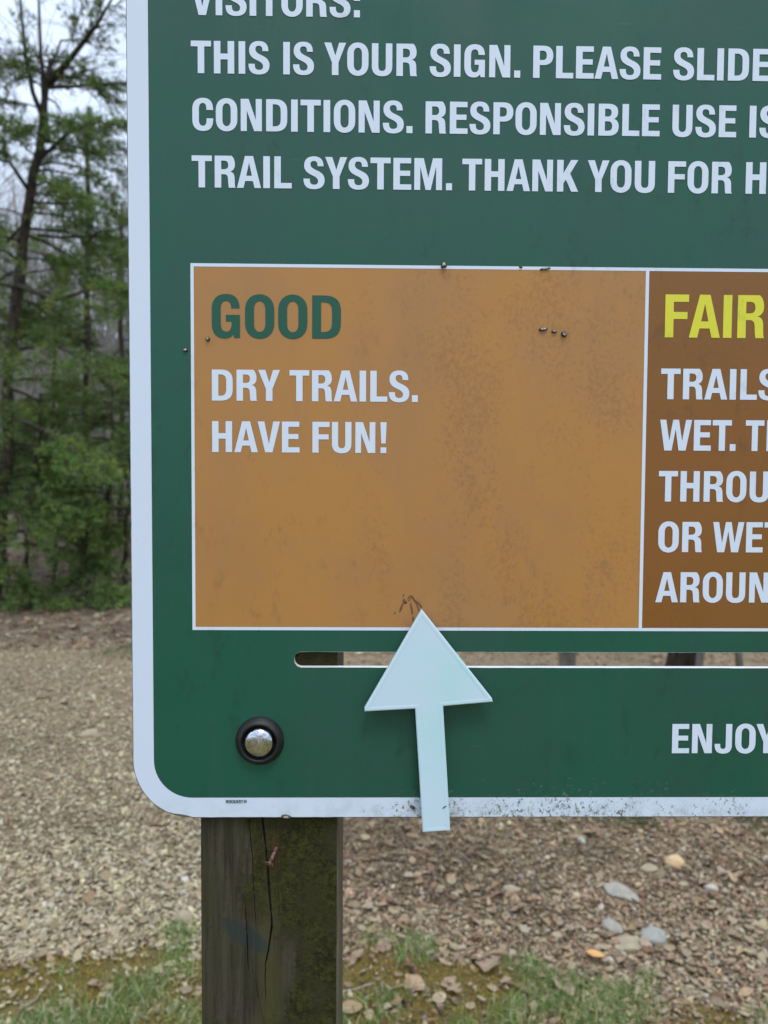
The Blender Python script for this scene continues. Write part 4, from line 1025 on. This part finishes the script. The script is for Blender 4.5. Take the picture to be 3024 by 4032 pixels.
# ------------------------------------------------------------------ slider arrow
m, nt, b = newmat('pale_plastic'); q = NB(nt); P = q.pos()
c = q.mix(q.rng(q.noise(P, 14, 3, .5), .4, .6), (.52, .78, .83), (.60, .77, .87))
q.put(b.inputs['Base Color'], c); b.inputs['Roughness'].default_value = .42; b.inputs['Subsurface Weight'].default_value = .12; b.inputs['Subsurface Radius'].default_value = (.002, .003, .003)
wv = q.n('ShaderNodeTexWave'); wv.inputs['Scale'].default_value = 420; wv.bands_direction = 'DIAGONAL'; q.put(wv.inputs['Vector'], P); q.put(b.inputs['Normal'], q.bump(wv.outputs['Fac'], .05, .0001)); MPLA = m
YF = -.0095; YB = -.0055
pts = [(1661, 2401), (1938, 2752), (1940, 2764), (1745, 2781), (1773, 3271), (1665, 3278), (1635, 2791), (1436, 2802), (1435, 2790)]
aw = [at(x, y, YF) for x, y in pts]
A_ = [(p_.x, p_.z) for p_ in aw][::-1]
base = at(1719, 3275, YF)
slider = empty('slider_arrow', (base.x, YF, base.z)); tag(slider, 'pale blue plastic arrow pointing up from the sign slot', 'arrow')
ar = sum(A_[k][0]*A_[(k+1) % len(A_)][1]-A_[(k+1) % len(A_)][0]*A_[k][1] for k in range(len(A_)))
if ar < 0: A_ = A_[::-1]
def offset(l, d):
    out = []; n_ = len(l)
    for k in range(n_):
        p0, p1, p2 = Vector(l[k-1]), Vector(l[k]), Vector(l[(k+1) % n_])
        e1 = (p1-p0).normalized(); e2 = (p2-p1).normalized(); n1_ = Vector((-e1.y, e1.x)); n2_ = Vector((-e2.y, e2.x))
        b_ = (n1_+n2_); b_ = b_/max(b_.length_squared/2, .35); out.append(tuple(p1+b_*d))
    return out
ins = offset(A_, .0004)
V1, F1 = flat([ins], YF); F1 = flip_to_camera(V1, F1)
nA = len(A_); Vr = [(x, YF, zz) for x, zz in ins]+[(x, YF+.0004, zz) for x, zz in A_]+[(x, YB, zz) for x, zz in A_]
Fr = ring_faces(Vr, nA, 0, nA)+ring_faces(Vr, nA, nA, 2*nA)
V3, F3 = flat([A_], YB); F3 = [tuple(reversed(f)) for f in flip_to_camera(V3, F3)]
V, F = merge([(V1, F1), (Vr, Fr), (V3, F3)]); mesh('arrow_plate', V, F, MPLA, slider)
# raised rim strip just inside the outline, as the print has
i1 = offset(A_, .0021); i2 = offset(A_, .0026)
V = [(x, YF-.00002, zz) for x, zz in offset(A_, .0005)]+[(x, YF-.00011, zz) for x, zz in offset(A_, .0007)]+[(x, YF-.00011, zz) for x, zz in i1]+[(x, YF-.00002, zz) for x, zz in i2]
mesh('rim', V, ring_faces(V, nA, 0, nA)+ring_faces(V, nA, nA, 2*nA)+ring_faces(V, nA, 2*nA, 3*nA), MPLA, slider)
# clip that runs in the slot
cx0, cx1_ = at(1640, 2598, 0).x, at(1725, 2598, 0).x
V = []
for y in (YB, .0085):
    V += [(cx0, y, sl0+.0008), (cx1_, y, sl0+.0008), (cx1_, y, sl1-.0008), (cx0, y, sl1-.0008)]
mesh('slot_clip', V, [(0, 1, 2, 3), (7, 6, 5, 4), (0, 4, 5, 1), (1, 5, 6, 2), (2, 6, 7, 3), (3, 7, 4, 0)], MPLA, slider)
# small dark nick on the tail
V, F = tube([at(1742, 3184, YF-.0002), at(1750, 3177, YF-.0003), at(1760, 3173, YF-.0002)], [.0001, .0004, .0001], 6); mesh('scuff', V, F, MDARK, slider)
V, F = tube([at(1800, 2588, YF+.001), at(1806, 2579, YF+.001), at(1809, 2584, YF+.001)], [.0003, .0003, .0001], 6); mesh('print_burr', V, F, MPLA, slider)

# ------------------------------------------------------------------ insect cocoons and droppings stuck on the panel
m, nt, b = newmat('cocoon'); q = NB(nt)
q.put(b.inputs['Base Color'], q.mix(q.rng(q.noise(q.pos(), 900, 3), .4, .6), (.22, .19, .15), (.52, .48, .40))); b.inputs['Roughness'].default_value = .4; MCOC = m
m, nt, b = newmat('dark_cocoon'); b.inputs['Base Color'].default_value = (.05, .045, .04, 1); b.inputs['Roughness'].default_value = .45; MCOD = m
import bmesh
def cocoon(px, py, w, h, ang, label, hollow=False, mat=None, cone=False, name='insect_cocoon', cat='cocoon'):
    p_ = at(px, py); a_, b_ = w/6.2/2000, h/6.2/2000
    prof = [0, .25, .5, .75, .92, 1] ; V = []; F = []; n_ = 16
    rings = [(1, 0), (.98, .35), (.82, .75), (.6, .95), (.35, .7 if hollow else 1.05), (.12, .45 if hollow else 1.1)]
    ca, sa = math.cos(ang), math.sin(ang)
    for rr_, hh in rings:
        for k in range(n_):
            t = 2*math.pi*k/n_; tap = (1+.35*math.cos(t)) if cone else 1
            x_ = a_*rr_*math.cos(t); z_ = b_*rr_*math.sin(t)*tap*(1+.08*math.sin(3*t+px))
            V.append((p_.x+x_*ca-z_*sa, -.0003-hh*min(a_, b_)*1.2, p_.z+x_*sa+z_*ca))
    for i_ in range(len(rings)-1):
        for k in range(n_): F.append((i_*n_+k, i_*n_+(k+1) % n_, (i_+1)*n_+(k+1) % n_, (i_+1)*n_+k))
    F.append(tuple((len(rings)-1)*n_+k for k in range(n_)))
    bm = bmesh.new(); me = bpy.data.meshes.new(name)
    me.from_pydata([(v[0]-p_.x, v[1], v[2]-p_.z) for v in V], [], F); bm.from_mesh(me); bmesh.ops.recalc_face_normals(bm, faces=bm.faces)
    bm.to_mesh(me); bm.free(); me.shade_smooth(); me.materials.append(MCOD); me.materials.append(mat or MCOC)
    for i_, pp in enumerate(me.polygons): pp.material_index = 0 if i_ < n_*3 else 1
    o = bpy.data.objects.new(name, me); o.location = (p_.x, 0, p_.z); link(o)
    return tag(o, label, cat, 'insect cocoons stuck on the sign')
cocoon(2138, 1297, 36, 15, .12, 'longest and leftmost of three small cocoons on the orange cell')
cocoon(2181, 1306, 22, 13, -.05, 'middle and smallest of three cocoons on the orange cell')
cocoon(2220, 1316, 25, 23, -.6, 'round open cocoon, rightmost of three on the orange cell', hollow=True)
cocoon(1746, 1046, 26, 22, .9, 'pale cone shaped cocoon on the white line above the orange cell', cone=True)
cocoon(2050, 1052, 14, 9, -.2, 'tiny dark speck of a cocoon on the white line above the cell', mat=MCOD)
cocoon(2146, 1059, 44, 10, .16, 'long thin cocoon lying along the white line above the cell')
cocoon(731, 1379, 20, 14, .1, 'tiny grey snail like cocoon on the green left of the cell')
cocoon(819, 1335, 17, 18, .8, 'brown crusty cocoon in the orange cell near its left side')
cocoon(1127, 3214, 40, 15, -.12, 'pale cocoon hanging on the lower white edge above the post')
cocoon(1624, 3177, 25, 12, -.5, 'dark oval pupa on the white border left of the arrow tail', mat=MCOD)
